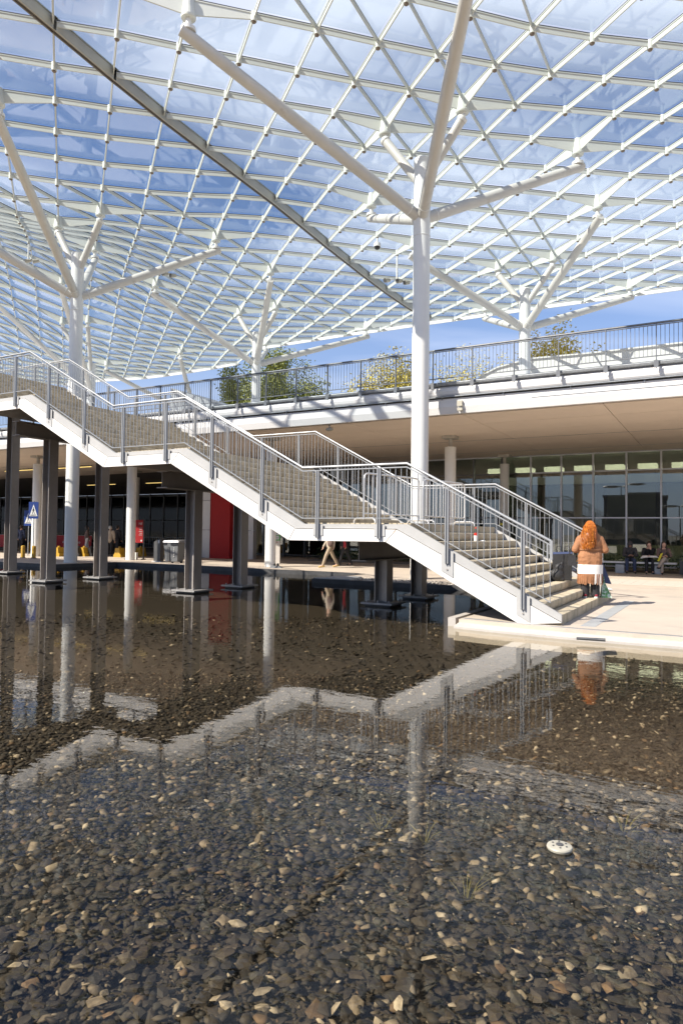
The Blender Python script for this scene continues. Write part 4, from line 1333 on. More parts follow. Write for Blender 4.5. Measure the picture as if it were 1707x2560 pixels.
# notice stand beside the column
p = ground_at(326, 1399.5)
t_ = thing('notice_stand', 'red notice board on black legs behind the white column', 'sign', (p.x + .05, p.y + .6, 0), R(-8))
part('board', MB().box(-.40, .42, -.02, .02, .85, 2.02), 'red_cloth', t_)
for x in (-.44, .46): part('leg', MB().box(x - .025, x + .025, -.03, .03, 0, 2.05), 'black_plastic', t_); part('foot', MB().box(x - .04, x + .04, -.2, .2, 0, .04), 'black_plastic', t_)
tm = text_mesh('NE', .16); tm.materials.append(MATS['sign_white']); put('lettering', tm, t_, (.29, -.026, 1.82), (R(90), 0, 0))
for k in range(5): part('printed_line', MB().box(.20 + (k % 2) * .04, .38, -.026, -.022, 1.6 - k * .09, 1.615 - k * .09), 'sign_white', t_)
part('round_mark', MB().tube((.34, -.024, .96), (.34, -.021, .96), .045, n=14), 'sign_white', t_)
p = ground_at(339, 1399)
tag(part('small_box', MB().box(-.10, .10, -.07, .07, 0, .36).box(-.012, .012, -.074, -.07, .2, .26, 1), ['cloth_white', 'black_plastic'], None, loc=(p.x, p.y, 0), rot=(0, 0, -TH)), 'small pale box on the pavement at the foot of the deck column', 'box')
# litter bin and wheeled bin
p = ground_at(397, 1404)
t_ = thing('litter_bin', 'dark slim litter bin with slanted top by the pool edge', 'bin', p, R(-14))
part('body', MB().prof([(-.17, .03), (.17, .03), (.17, 1.08), (.14, 1.1), (-.17, .95)], 'y', -.17, .17), 'dark_grey', t_)
part('ash_plate', MB().box(.05, .13, -.178, -.17, .88, 1.02), 'alu', t_)
part('base', MB().box(-.24, .24, -.24, .24, 0, .03), 'bench_white', t_)
p = ground_at(436, 1407.5)
t_ = thing('wheeled_bin', 'big grey wheeled bin with pale lid next to the slim litter bin', 'bin', p, R(-14))
part('body', MB().hexa([(-.30, -.3, .08), (.30, -.3, .08), (.30, .3, .08), (-.30, .3, .08)], [(-.36, -.36, .95), (.36, -.36, .95), (.36, .36, .95), (-.36, .36, .95)]), 'mid_grey', t_)
part('front_rib', MB().box(-.19, -.06, -.36, -.33, .1, .75), 'dark_grey', t_)
lid = part('lid', MB().hexa([(-.39, -.39, .95), (.39, -.39, .95), (.39, .39, .95), (-.39, .39, .95)], [(-.36, -.33, 1.03), (.36, -.33, 1.03), (.36, .36, 1.06), (-.36, .36, 1.06)]), 'mullion', t_)
part('slot', MB().box(.0, .33, -.375, -.35, .82, .93), 'black_plastic', t_)
part('slot', MB().box(-.34, -.2, -.375, -.35, .84, .93), 'black_plastic', t_)
for k in range(6): part('vertical_mark', MB().box(.14, .17, -.352, -.340, .30 + k * .075, .34 + k * .075), 'sign_white', t_)
for x in (-.22, .22): part('wheel', MB().tube((x - .03, .26, .09), (x + .03, .26, .09), .09, n=14), 'black_plastic', t_)
# green information totem and its base
p = ground_at(687, 1410)
t_ = thing('information_totem', 'green and beige information totem behind the white deck column', 'sign', p, R(-8))
part('post', MB().box(-.24, .24, -.06, .06, 0, 1.08), 'totem_beige', t_)
part('header', MB().box(-.24, .24, -.062, .062, 1.082, 2.3), 'sign_green', t_)
for k in range(4):
    q_ = part('icon_plate', MB().box(.03, .19, -.07, -.062, 1.14 + k * .2, 1.30 + k * .2), 'sign_white', t_)
    part('icon', MB().box(.08, .095, -.074, -.07, 1.17 + k * .2, 1.27 + k * .2).box(.12, .14, -.074, -.07, 1.18 + k * .2, 1.25 + k * .2), 'black_plastic', q_)
    part('printed_line', MB().box(-.2, -.05, -.066, -.062, 1.2 + k * .2, 1.215 + k * .2), 'sign_white', t_)
part('red_line', MB().box(-.2, .15, -.066, -.06, 1.0, 1.03), 'red_cloth', t_)
p = ground_at(691, 1420)
t_ = thing('sign_weight', 'grey rubber base with two black weights at the foot of the white deck column', 'base', p, R(-10))
part('slab', MB().hexa([(-.26, -.12, 0), (.26, -.12, 0), (.26, .12, 0), (-.26, .12, 0)], [(-.2, -.08, .11), (.12, -.08, .09), (.12, .08, .09), (-.2, .08, .11)]), 'mid_grey', t_)
for x in (-.08, .06): part('weight', MB().ball((x, 0, .14), (.06, .07, .06), 10, 6), 'black_plastic', t_, smooth=True)
# number plate on the column by the glazing
c9 = SWZ(7.75, 22.7)
t_ = thing('number_plate', 'black plate with number nine on the shaded column', 'sign', c9 + Vector((-.24, -.30, 2.15)), R(12))
part('plate', MB().box(-.19, .19, -.01, .01, -.28, .28), 'black_plastic', t_)
tm = text_mesh('9', .3); tm.materials.append(MATS['sign_white']); put('number', tm, t_, (0, -.016, .09), (R(90), 0, 0))
part('yellow_mark', MB().box(-.1, .1, -.014, -.01, -.2, -.08), 'yellow_bag', t_)
# bottle and cup on the stairs
b0 = SWZ(.37 + 7 * GO + .13, 2.62, 8 * RISE)
t_ = thing('bottle', 'clear drink bottle with red label standing on a stair step', 'bottle', b0)
part('glass_body', MB().lathe([(.03, 0), (.034, .01), (.034, .15), (.028, .19), (.013, .23), (.013, .265)], 14), 'bottle_glass', t_, smooth=True)
part('label', MB().lathe([(.0348, .10), (.0352, .102), (.0352, .17), (.0345, .172)], 14), 'glass_bottle_red', t_)
part('screw_cap', MB().lathe([(.016, .262), (.016, .285), (.012, .29)], 12), 'glass_bottle_red', t_)
b1 = b0 + Vector((-.02, -.07, 0))
t_ = thing('paper_cup', 'white paper cup in front of the bottle on the stair step', 'cup', b1)
part('cup', MB().lathe([(.028, 0), (.038, .11), (.036, .112), (.027, .01)], 14), 'paper_white', t_, smooth=True)
tag(part('napkin', MB().hexa([(-.06, -.04, 0), (.06, -.03, 0), (.05, .04, 0), (-.05, .03, 0)], [(-.05, -.03, .012), (.06, -.02, .004), (.04, .03, .016), (-.04, .03, .005)]), 'paper_white', None, loc=b0 + Vector((.14, .02, .001))), 'crumpled white napkin beside the cup on the step', 'napkin')
# lamps and camera hanging from the canopy
def spot_cluster(nd, drop, label, rz):
    q = node(*nd)
    t_ = thing('spotlight_cluster', label, 'lamp', q - Vector((0, 0, .25)), rz, 'spotlights hung below the canopy')
    part('rod', MB().tube((0, 0, 0), (0, 0, -drop), .045, n=10), 'white_paint', t_)
    part('crossbar', MB().tube((-.55, 0, -drop), (.55, 0, -drop), .035, n=8), 'white_paint', t_)
    for x, y in ((-.5, 0), (.12, -.1), (.55, 0)):
        l_ = part('spot_head', MB().sweep([(x - .17, y - .1, -drop - .12), (x + .12, y + .05, -drop - .03)], [.12, .09], 12), 'cream_plastic', t_, smooth=True)
        part('lens', MB().tube((x - .175, y - .103, -drop - .122), (x - .185, y - .108, -drop - .126), .10, n=12), 'dark_grey', l_)
spot_cluster((8, 9), 1.25, 'cluster of white spotlights on a rod left of the foremost tree column', R(15))
spot_cluster((13, -1), 1.0, 'cluster of spotlights at the left edge below the canopy hump', R(-10))
spot_cluster((11, 3), .35, 'pair of cream spotlights under the canopy right of the left tree column', R(20))
q = node(7, 8)
t_ = thing('dome_camera', 'white security dome camera hanging under the canopy by the movement joint', 'camera', q - Vector((0, 0, .27)))
part('stem', MB().tube((0, 0, 0), (0, 0, -.25), .04, n=10), 'white_paint', t_)
part('housing', MB().lathe([(.05, -.2), (.15, -.25), (.17, -.36), (.17, -.42), (.15, -.43)][::-1], 18), 'white_paint', t_, smooth=True)
part('dome', MB().ball((0, 0, -.43), (.14, .14, .14), 14, 8), 'black_plastic', t_, smooth=True)
# small fixtures on the deck edge
t_ = thing('flood_light', 'small white floodlight under the deck edge left of the foremost tree column', 'lamp', SWZ(11.0, 10.75, 5.5), -TH)
part('arm', MB().tube((0, 0, 0), (0, 0, -.1), .03, n=8), 'galvanised', t_)
part('head', MB().ball((0, 0, -.15), (.17, .09, .07), 12, 7), 'cream_plastic', t_, smooth=True)
t_ = thing('motion_sensor', 'white sensor box with a small lamp on the deck fascia right of the tree column', 'sensor', SWZ(5.75, 10.36, 5.72), -TH)
part('box', MB().box(-.09, .09, -.06, .02, .02, .2), 'cream_plastic', t_)
part('lamp_head', MB().box(-.07, .1, -.09, .01, -.14, -.05), 'cream_plastic', t_)
part('bracket', MB().tube((0, -.03, -.06), (0, -.03, .03), .02, n=8), 'galvanised', t_)
# benches
def bench(s0, s1, m, label, sup):
    t_ = thing('bench', label, 'bench', SWZ((s0 + s1) / 2, 18.3), -TH, 'benches in front of the planting')
    L = abs(s1 - s0)
    part('seat', MB().box(-L / 2, L / 2, -.25, .25, .40, .46), m, t_)
    part('rail', MB().tube((-L / 2, -.1, .26), (L / 2, -.1, .26), .02, n=8), 'alu', t_)
    for x in sup:
        part('support', MB().prof([(-.2, 0), (.2, 0), (.2, .03), (-.12, .05), (-.17, .12), (-.17, .30), (-.12, .37), (.2, .38), (.2, .395), (-.14, .395), (-.2, .33), (-.2, .06)], 'x', x - .17, x + .17), 'steel_strip', t_)
bench(2.45, -.30, 'bench_white', 'white slab bench with metal supports where the people sit', (-.68, .66))
bench(4.6, 2.6, 'bench_orange', 'orange bench seat right beside the standing woman', (.0,))
bench(-.45, -2.6, 'bench_orange', 'orange bench seat at the right photo edge', (.5,))
tag(part('black_suitcase', MB().box(-.2, .2, -.13, .13, .04, .55).box(-.18, -.14, -.02, .02, .55, .62).box(.14, .18, -.02, .02, .55, .62).box(-.18, .18, -.02, .02, .62, .645), 'black_plastic', None, loc=SWZ(-.62, 17.75), rot=(0, 0, -TH)), 'black suitcase standing at the right edge by the orange bench', 'suitcase')
# dark strip lying on the kerb
tag(part('rubber_strip', MB().sweep([(-.20, .02, 0), (.1, 0, 0), (.2, -.02, 0)], [.02, .024, .024], 8), 'dark_grey', None, loc=ground_at(1476, 1598, -.07), rot=(0, 0, R(-14))), 'dark rubber strip lying on the pale pool kerb', 'strip')
# round cap in the water
d0 = ground_at(1398, 2117, WATER_Z + .01)
t_ = thing('pool_lid', 'round cream plastic lid floating in the pool', 'lid', d0)
part('disc', MB().lathe([(.055, -.02), (.075, -.012), (.078, 0), (.074, .008), (.06, .012), (.02, .013)], 24), 'cream_plastic', t_, smooth=True)
for k in range(6):
    a = k * 1.047 + .3
    part('hole', MB().tube((.045 * math.cos(a), .045 * math.sin(a), .0125), (.045 * math.cos(a), .045 * math.sin(a), .0165), .006, n=8), 'dark_grey', t_)
t_.scale = (.82, .82, .82)
part('boss', MB().lathe([(.022, .012), (.022, .018), (.012, .02)], 14), 'dark_grey', t_)
# grass sprigs growing from the pool floor
tl = [(1560, 2080), (1165, 2255), (950, 2080), (1060, 2110)]
for i, (x, y) in enumerate(tl):
    p = ground_at(x, y, BED_Z)
    m = MB()
    for k in range(11):
        a = random.uniform(0, 6.28); r0 = random.uniform(0, .03); h = random.uniform(.05, .14); l = random.uniform(.03, .12)
        b0_ = Vector((r0 * math.cos(a), r0 * math.sin(a), 0)); b1_ = b0_ + Vector((l * math.cos(a) * .4, l * math.sin(a) * .4, h * .6)); b2_ = b0_ + Vector((l * math.cos(a), l * math.sin(a), h))
        m.sweep([b0_, b1_, b2_], [.0022, .0018, .0006], 4)
    nm = ['bright sprig near the right side', 'sprig near the bottom right of centre', 'sprig left of the pale column reflection', 'sprig right of the pale column reflection', 'low sprig near the bottom right', 'sprig in the bottom right corner', 'sprig at the bottom centre', 'faint sprig farther out'][i]
    tag(part('grass_tuft', m, 'grass', None, loc=p), 'small yellow-green grass ' + nm + ', growing through the pool', 'grass', 'grass sprigs in the pool')

# ------------------------------------------------------------------ rooftop things on the deck
rw = thing('rooftop_shell', 'low pale curved roof shell on the deck behind the right tree column', 'roof', SWZ(0, 29.5, DECK_Z), -TH)
def on_w(x, y, w):
    P0 = Vector((0, 0, CAM_H)); d = at_depth(x, y, 1.0) - P0
    t_ = (w - (P0 - OV).dot(NV)) / d.dot(NV)
    q = P0 + d * t_
    return (q - OV).dot(DV), q.z
pr = [on_w(x, y, 29.5) for x, y in ((1190, 955), (1205, 940), (1243, 920), (1325, 898), (1467, 885), (1707, 858), (2100, 815))]
poly_ = [(-s, z - DECK_Z) for s, z in pr] + [(-pr[-1][0], 0), (-pr[0][0], 0)]
part('shell', MB().prof(poly_, 'y', 0, 8), 'roof_white', rw)
part('rim', MB().prof([(x, z + .06) for x, z in poly_[:7]] + [(x, z - .02) for x, z in reversed(poly_[:7])], 'y', -.12, 8.1), 'roof_white', rw)
pr2 = [on_w(x, y, 20.5) for x, y in ((300, 1012), (318, 985), (372, 975), (425, 968), (430, 1000))]
kb = thing('rooftop_kiosk', 'low white rooftop kiosk with dark louvres beyond the stair top', 'kiosk', SWZ(0, 20.5, DECK_Z), -TH)
sA, sB = pr2[0][0], pr2[3][0]
part('body', MB().box(-sA, -sB, 0, 3, 0, 1.35), 'roof_white', kb)
part('roof', MB().box(-sA - .3, -sB + .3, -.3, 3.3, 1.35, 1.55), 'roof_white', kb)
for k in range(14):
    x = -sA + .3 + k * (sA - sB - .6) / 14
    part('louvre', MB().box(x, x + .35, -.03, 0, .25, 1.2), 'dark_grey', kb)
g2 = [on_w(x, y, 22.0) for x, y in ((428, 970), (535, 1005), (540, 1005))]
gk = thing('rooftop_box', 'grey sloping rooftop box beside the kiosk behind the deck railing', 'kiosk', SWZ(0, 22, DECK_Z), -TH)
part('body', MB().prof([(-g2[0][0], 0), (-g2[0][0], g2[0][1] - DECK_Z), (-g2[1][0], g2[1][1] - DECK_Z), (-g2[1][0], 0)], 'y', 0, 4), 'roof_grey', gk)
part('door', MB().box(-g2[0][0] + .4, -g2[0][0] + 1.3, -.02, 0, 0, 1.3), 'mid_grey', gk)

# ------------------------------------------------------------------ what stands behind the viewer (seen mirrored in the glazing)
def mirror_pt(x, y, extra):
    # where a mirrored direction lands behind the viewer
    P0 = Vector((0, 0, CAM_H)); d = (at_depth(x, y, 1.0) - P0).normalized()
    t_ = (FW - (P0 - OV).dot(NV)) / d.dot(NV)
    h = P0 + d * t_
    r = d - 2 * d.dot(NV) * NV
    return h + r * extra
a, b = mirror_pt(1520, 1246, 105), mirror_pt(1672, 1246, 105)
bb = thing('sign_block', 'dark grey windowless block behind the viewer, mirrored in the glass front', 'building', ((a.x + b.x) / 2, (a.y + b.y) / 2, 0), math.atan2(b.y - a.y, b.x - a.x))
L = math.hypot(b.x - a.x, b.y - a.y)
part('body', MB().box(-L / 2, L / 2, -6, 6, 0, a.z), 'dark_grey', bb)
part('parapet', MB().box(-L / 2 - .2, L / 2 + .2, -6.2, 6.2, a.z, a.z + .4), 'mid_grey', bb)
for x, y, lb in ((1557, 1215, 'tall lamp post behind the viewer mirrored above the dark block'), (1703, 1262, 'lamp post behind the viewer mirrored at the right edge')):
    q = mirror_pt(x, y, 70)
    t_ = thing('lamp_post', lb, 'lamp', (q.x, q.y, 0), -TH, 'lamp posts behind the viewer')
    part('pole', MB().tube((0, 0, 0), (0, 0, q.z), .09, .06, n=10), 'dark_grey', t_)
    for sx in (-1.3, 1.3): part('lamp_head', MB().ball((sx, 0, q.z), (1.2, .35, .18), 12, 6), 'mid_grey', t_, smooth=True)
    part('crossarm', MB().tube((-1.3, 0, q.z), (1.3, 0, q.z), .05, n=8), 'dark_grey', t_)

# ------------------------------------------------------------------ people
def blob(name, items, voxel, m, parent, smooth=4, loc=(0, 0, 0)):
    # union of tapered limbs and ellipsoids grown into one skin
    mb = MB()
    for it in items:
        if it[0] == 'e': mb.ball(it[1], it[2], 14, 10)
        else:
            p0, r0, p1, r1 = it
            mb.tube(p0, p1, r0, r1, n=12); mb.ball(p0, r0, 12, 8); mb.ball(p1, r1, 12, 8)
    me = mb.mesh('tmp', m)
    o = bpy.data.objects.new('tmp', me); COL.objects.link(o)
    md = o.modifiers.new('r', 'REMESH'); md.mode = 'VOXEL'; md.voxel_size = voxel; md.use_smooth_shade = True
    if smooth:
        ms_ = o.modifiers.new('s', 'SMOOTH'); ms_.iterations = smooth; ms_.factor = .5
    dg = bpy.context.evaluated_depsgraph_get()
    out = bpy.data.meshes.new_from_object(o.evaluated_get(dg))
    bpy.data.objects.remove(o); bpy.data.meshes.remove(me)
    out.name = name
    out.materials.clear(); out.materials.append(MATS[m])
    return put(name, out, parent, loc)
def V(*a): return Vector(a)
def limb(a, ra, b, rb): return (tuple(a), ra, tuple(b), rb)
def hand_items(w, d, side, curl=.5):
    # palm and five fingers leaving the wrist w along direction d
    d = Vector(d).normalized()
    s = Vector((0, 0, 1)).cross(d)
    s = s.normalized() if s.length > .1 else Vector((1, 0, 0))
    dn = d.cross(s) * -1
    out = [limb(w, .026, w + d * .05, .032), limb(w + d * .05 - s * .02, .024, w + d * .075 + s * .02, .022)]
    for k, (off, ln) in enumerate(((-.027, .06), (-.009, .072), (.009, .068), (.026, .052))):
        b = w + d * .08 + s * off
        k1_ = b + d * ln * .5 + dn * (-.012 * curl * 2)
        k2 = k1_ + d * ln * .35 + dn * (-.03 * curl * 2)
        out += [limb(b, .0105, k1_, .010), limb(k1_, .010, k2, .0085)]
    tb = w + d * .03 - s * .03 * side
    out += [limb(tb, .013, tb + d * .035 - s * .022 * side, .011), limb(tb + d * .035 - s * .022 * side, .011, tb + d * .065 - s * .02 * side, .009)]
    return out
def person(J, label, loc, rz, top, legs, shoes, hair, hairstyle, skin='skin', k=1.0, vox=.013, group=None, skirt=None, bare=0.0, build=1.0):
    t_ = thing('person', label, 'person', loc, rz, group)
    J = {a: Vector(b) for a, b in J.items()}
    hd, nk, ch, pl = J['head'], J['neck'], J['chest'], J['pelvis']
    f = J.get('face', Vector((0, -1, 0))).normalized()
    sd = f.cross(Vector((0, 0, 1))).normalized()
    upv = sd.cross(f).normalized()
    it = [('e', tuple(hd), (.078, .095, .115) if abs(f.y) > .6 else (.095, .078, .115)), ('e', tuple(hd + f * .025 - upv * .06), (.058, .062, .062)),
          limb(hd + f * .088 - upv * .005, .010, hd + f * .112 - upv * .03, .015), limb(hd + f * .09 - upv * .062, .011, hd + f * .088 - upv * .068, .013),
          limb(hd + sd * .082, .014, hd + sd * .086 - upv * .03, .012), limb(hd - sd * .082, .014, hd - sd * .086 - upv * .03, .012),
          limb(hd - upv * .08, .052, nk - Vector((0, 0, .06)), .058),
          limb(nk - Vector((0, 0, .05)), .10, ch, .12), limb(ch, .12, pl, .125)]
    for S in 'LR':
        sh, el, wr, hp, kn, an = J['sh' + S], J['el' + S], J['wr' + S], J['hip' + S], J['kn' + S], J['an' + S]
        it += [limb(ch + (sh - ch) * .5, .085, sh, .058), limb(sh, .052, el, .040), limb(el, .040, wr, .026), limb(pl, .11, hp, .09), limb(hp, .082, kn, .056), limb(kn, .056, an, .038), limb(an, .04, J['toe' + S], .03)]
        hdir = J.get('hd' + S, wr - el)
        it += hand_items(wr, hdir, 1 if S == 'L' else -1)
    blob('body', it, vox * .8, skin, t_)
    # eyes
    part('eyes', MB().ball(hd + f * .083 + sd * .031 + upv * .012, .011, 8, 6).ball(hd + f * .083 - sd * .031 + upv * .012, .011, 8, 6), 'black_plastic', t_)
    b_ = build
    it = [limb(nk - Vector((0, 0, .07)), .105 * b_, ch, .145 * b_), limb(ch, .145 * b_, pl + Vector((0, 0, .06)), .15 * b_), limb(pl + Vector((0, 0, .06)), .15 * b_, pl - Vector((0, 0, .03)), .155 * b_)]
    for S in 'LR':
        sh, el, wr = J['sh' + S], J['el' + S], J['wr' + S]
        it += [limb(ch + (sh - ch) * .4, .105 * b_, sh, .072 * b_), limb(sh, .07 * b_, el, .056 * b_), limb(el, .056 * b_, wr - (wr - el).normalized() * .02, .042)]
    blob('top', it, vox, top, t_)
    it = []
    for S in 'LR':
        hp, kn, an = J['hip' + S], J['kn' + S], J['an' + S]
        it += [limb(pl, .135, hp, .105), limb(hp, .10, kn, .074), limb(kn, .074, an + Vector((0, 0, .03)), .062)]
    blob('trousers', it, vox, legs, t_)
    for S in 'LR':
        an, to = J['an' + S], J['toe' + S]
        h = (to - an); h.z = 0
        heel = an - h.normalized() * .045
        blob('shoe', [limb((heel.x, heel.y, an.z - .035), .042, (to.x, to.y, to.z), .036), limb((an.x, an.y, an.z), .045, (an.x, an.y, an.z - .03), .045)], vox * .8, shoes, t_, 2)
    hb = [('e', tuple(hd - f * .014 + upv * .022), (.094, .104, .112) if abs(f.y) > .6 else (.104, .094, .112))]
    if hairstyle == 'long': hb += [limb(hd - f * .05, .085, nk - f * .06 - Vector((0, 0, .08)), .075), limb(hd + sd * .075 - f * .0, .03, nk + sd * .09 + f * .02 - Vector((0, 0, .16)), .032), limb(hd - sd * .075, .03, nk - sd * .09 + f * .02 - Vector((0, 0, .16)), .032)]
    if hairstyle == 'hood': hb += [limb(hd - f * .03, .10, nk - f * .05, .10), limb(hd - f * .0 + upv * .02, .106, hd - f * .03, .11)]
    if hairstyle == 'bob': hb += [limb(hd - f * .03, .095, hd - f * .04 - upv * .07, .09), limb(hd + sd * .07, .035, hd + sd * .075 - upv * .07, .033), limb(hd - sd * .07, .035, hd - sd * .075 - upv * .07, .033)]
    # carve the face clear by shifting the cap back
    hb = [('e', tuple(Vector(h[1]) - f * .022), h[2]) if h[0] == 'e' else h for h in hb]
    blob('hair', hb, vox, hair, t_)
    return t_
def seated(lean=.12, cross=False, head_down=.3, arms='lap', spread=.11):
    z = .46
    J = dict(pelvis=(0, .05, z + .10), chest=(0, .05 - lean * .5, z + .38), neck=(0, .05 - lean, z + .56), head=(0, .03 - lean * 1.25, z + .70), face=(0, -1, -head_down))
    for S, x in (('L', -1), ('R', 1)):
        J['sh' + S] = (x * .18, .05 - lean * .9, z + .50)
        J['hip' + S] = (x * .09, .02, z + .08)
        J['kn' + S] = (x * spread, -.40, z + .06)
        J['an' + S] = (x * spread, -.42, .09)
        J['toe' + S] = (x * (spread + .02), -.58, .04)
        J['el' + S] = (x * .24, -.08 - lean, z + .26)
        J['wr' + S] = (x * .08, -.30 - lean * .6, z + .24)
        J['hd' + S] = (-x * .5, -1, .1)
    if arms == 'face':
        J['elR'] = (.12, -.25, z + .28); J['wrR'] = (.04, -.17 - lean, z + .50); J['hdR'] = (-.1, .15, 1)
    if cross:
        J['knR'] = (-.02, -.42, z + .16); J['anR'] = (-.22, -.50, z - .16); J['toeR'] = (-.30, -.60, z - .20)
    return J
# seated trio on the bench, facing the viewer across the plaza
face_rz = R(-4)
BY = 18.42
pA = SWZ(1.42, BY); pB = SWZ(.74, BY + .05); pC = SWZ(.20, BY)
person(seated(.16, spread=.14), 'seated person in dark hooded top and jeans on the white bench, leftmost of three', pA, face_rz + R(-14), 'cloth_charcoal', 'cloth_denim', 'black_plastic', 'cloth_charcoal', 'hood', 'skin_dark', build=1.12, group='people sitting on the bench')
person(seated(.22, head_down=.7, arms='face'), 'seated person in black with short curly brown hair bent over, middle of three', pB, face_rz + R(-14), 'cloth_black', 'cloth_black', 'black_plastic', 'hair_brown', 'bob', group='people sitting on the bench')
person(seated(.14, cross=True, head_down=.35), 'seated person with long black hair in brown coat and cream trousers, rightmost of three', pC, face_rz + R(-12), 'cloth_brown', 'cloth_beige', 'cloth_black', 'hair_black', 'long', group='people sitting on the bench')
tag(part('white_bag', MB().sweep([(-.38, 0, 0), (-.32, -.02, .05), (-.1, -.02, .07), (.2, -.02, .06), (.32, 0, .02)], [.02, .05, .045, .04, .02], 10), 'cloth_white', None, True, loc=pB + Vector((-.08, -.42, .62)), rot=(0, 0, R(-8))), 'white folded bag across the lap of the middle seated person', 'bag')
tag(part('yellow_bag', MB().hexa([(-.08, -.02, .1), (.0, -.02, .1), (.0, .02, .1), (-.08, .02, .1)], [(.05, -.02, .40), (.13, -.02, .42), (.13, .02, .42), (.05, .02, .40)]), 'yellow_bag', None, loc=pC + Vector((-.30, -.32, .42)), rot=(0, 0, R(-10))), 'bright yellow shopping bag beside the rightmost seated person', 'bag')
tag(part('phone', MB().box(-.035, .035, -.006, .006, -.07, .07), 'black_plastic', None, loc=pC + Vector((.0, -.44, .72)), rot=(R(-35), 0, 0)), 'dark phone held by the rightmost seated person', 'phone')
def standing(stride=0.0, arms=0.0, h=1.72):
    k = h / 1.72
    J = dict(pelvis=(0, 0, .96), chest=(0, -.01, 1.25), neck=(0, 0, 1.46), head=(0, -.01, 1.605), face=(0, -1, -.05))
    for S, x in (('L', -1), ('R', 1)):
        J['sh' + S] = (x * .18, 0, 1.40); J['hip' + S] = (x * .09, 0, .90)
        J['kn' + S] = (x * .095, -stride * .45 * x - .03 * abs(stride), .50)
        J['an' + S] = (x * .10, -stride * .85 * x + .06 * abs(stride), .10 + (.05 * stride if x < 0 else 0))
        J['toe' + S] = (x * .11, -stride * .85 * x - .15, .04 + (.0 if x > 0 else .01))
        J['el' + S] = (x * .23, stride * .2 * x + .02, 1.12); J['wr' + S] = (x * .22, stride * .38 * x - .06, .88)
        J['hd' + S] = (0, -.2, -1)
    return {a: (tuple(Vector(b) * k) if a not in ('face', 'hdL', 'hdR') else b) for a, b in J.items()}
# walkers beyond the pool, under the landing
p = ground_at(824, 1419)
w1 = person(standing(.42), 'walking person in khaki trousers and grey jacket beyond the pool', p, R(-70), 'cloth_beige', 'cloth_khaki', 'shoe_tan', 'hair_brown', 'short', group='people walking under the deck')
tag(part('shoulder_bag', MB().ball((0, 0, 0), (.13, .07, .17), 12, 8).sweep([(-.08, 0, .12), (-.05, .02, .4), (.06, .03, .55)], .012, 6), 'cloth_brown', None, True, loc=p + Vector((.02, -.26, 1.05))), 'brown shoulder bag hanging at the walking person in khaki', 'bag')
p = ground_at(862, 1415)
person(standing(.3), 'walking person in long black coat with a red scarf beyond the pool', p, R(-95), 'cloth_black', 'cloth_black', 'black_plastic', 'hair_black', 'long', group='people walking under the deck', build=1.15)
tag(part('red_scarf', MB().box(-.06, .06, -.02, .02, -.55, .0).box(-.08, .08, -.04, .03, -.02, .08), 'cloth_red', None, loc=p + Vector((-.02, -.26, 1.38))), 'red scarf hanging on the walking person in black', 'scarf')
# group at the left by the road
p = ground_at(275, 1391); person(standing(.08), 'grey haired person in beige jacket standing left of the red notice board', p, R(178), 'cloth_beige', 'cloth_black', 'mid_grey', 'hair_grey', 'short', group='people by the road', build=1.12)
p = ground_at(293, 1389); person(standing(.1, h=1.76), 'person in dark jacket standing beside the one in beige', p, R(150), 'cloth_black', 'cloth_black', 'black_plastic', 'hair_black', 'short', group='people by the road', build=1.1)
p = ground_at(217, 1384); person(standing(.15), 'person in brown top and pale skirt by the red banner', p, R(120), 'cloth_brown', 'cloth_white', 'black_plastic', 'hair_black', 'long', group='people by the road')
p = ground_at(53, 1381); person(standing(.1), 'dim person in dark blue behind the yellow bollards', p, R(170), 'cloth_denim', 'cloth_black', 'black_plastic', 'hair_brown', 'short', group='people by the road')

# ------------------------------------------------------------------ the standing woman on the first step, seen from behind
WP = SWZ(.53, 3.72, RISE + .002)
wo = thing('person', 'person with long orange curls in tan coat with white fringed hem on first step', 'person', WP, R(-8))
body = [('e', (0, .06, 1.475), (.088, .102, .118)), ('e', (.0, .10, 1.41), (.06, .06, .06)), limb((0, .155, 1.475), .012, (0, .172, 1.45), .015),
        limb((.088, .06, 1.475), .014, (.09, .06, 1.445), .012), limb((-.088, .06, 1.475), .014, (-.09, .06, 1.445), .012),
        limb((0, .05, 1.40), .055, (0, .02, 1.28), .065), limb((0, .03, 1.25), .10, (0, .03, .98), .11), limb((0, .03, .98), .11, (0, .02, .76), .12)]
for x in (-1, 1):
    body += [limb((x * .09, .03, 1.24), .08, (x * .20, .02, 1.22), .06), limb((x * .20, .02, 1.22), .065, (x * .285, .02, .98), .052), limb((x * .285, .02, .98), .05, (x * .12, .25, 1.05), .035),
             limb((x * .10, .01, .74), .09, (x * .10, .02, .45), .065), limb((x * .10, .02, .45), .07, (x * .10, .0, .10), .045), limb((x * .10, .0, .08), .045, (x * .12, .14, .045), .035)]
    body += hand_items(Vector((x * .12, .25, 1.05)), (-x * .35, .7, .25), x, .6)
blob('body', body, .012, 'skin', wo)
part('eyes', MB().ball((.032, .148, 1.49), .011, 8, 6).ball((-.032, .148, 1.49), .011, 8, 6), 'black_plastic', wo)
coat = [limb((-.09, .02, 1.25), .125, (.09, .02, 1.25), .125), limb((-.085, .01, 1.15), .155, (.085, .01, 1.15), .155), limb((-.085, .01, 1.02), .142, (.085, .01, 1.02), .142),
        limb((-.09, .005, .86), .165, (.09, .005, .86), .165), limb((-.085, .005, .78), .168, (.085, .005, .78), .168), limb((-.085, .005, .70), .160, (.085, .005, .70), .160)]
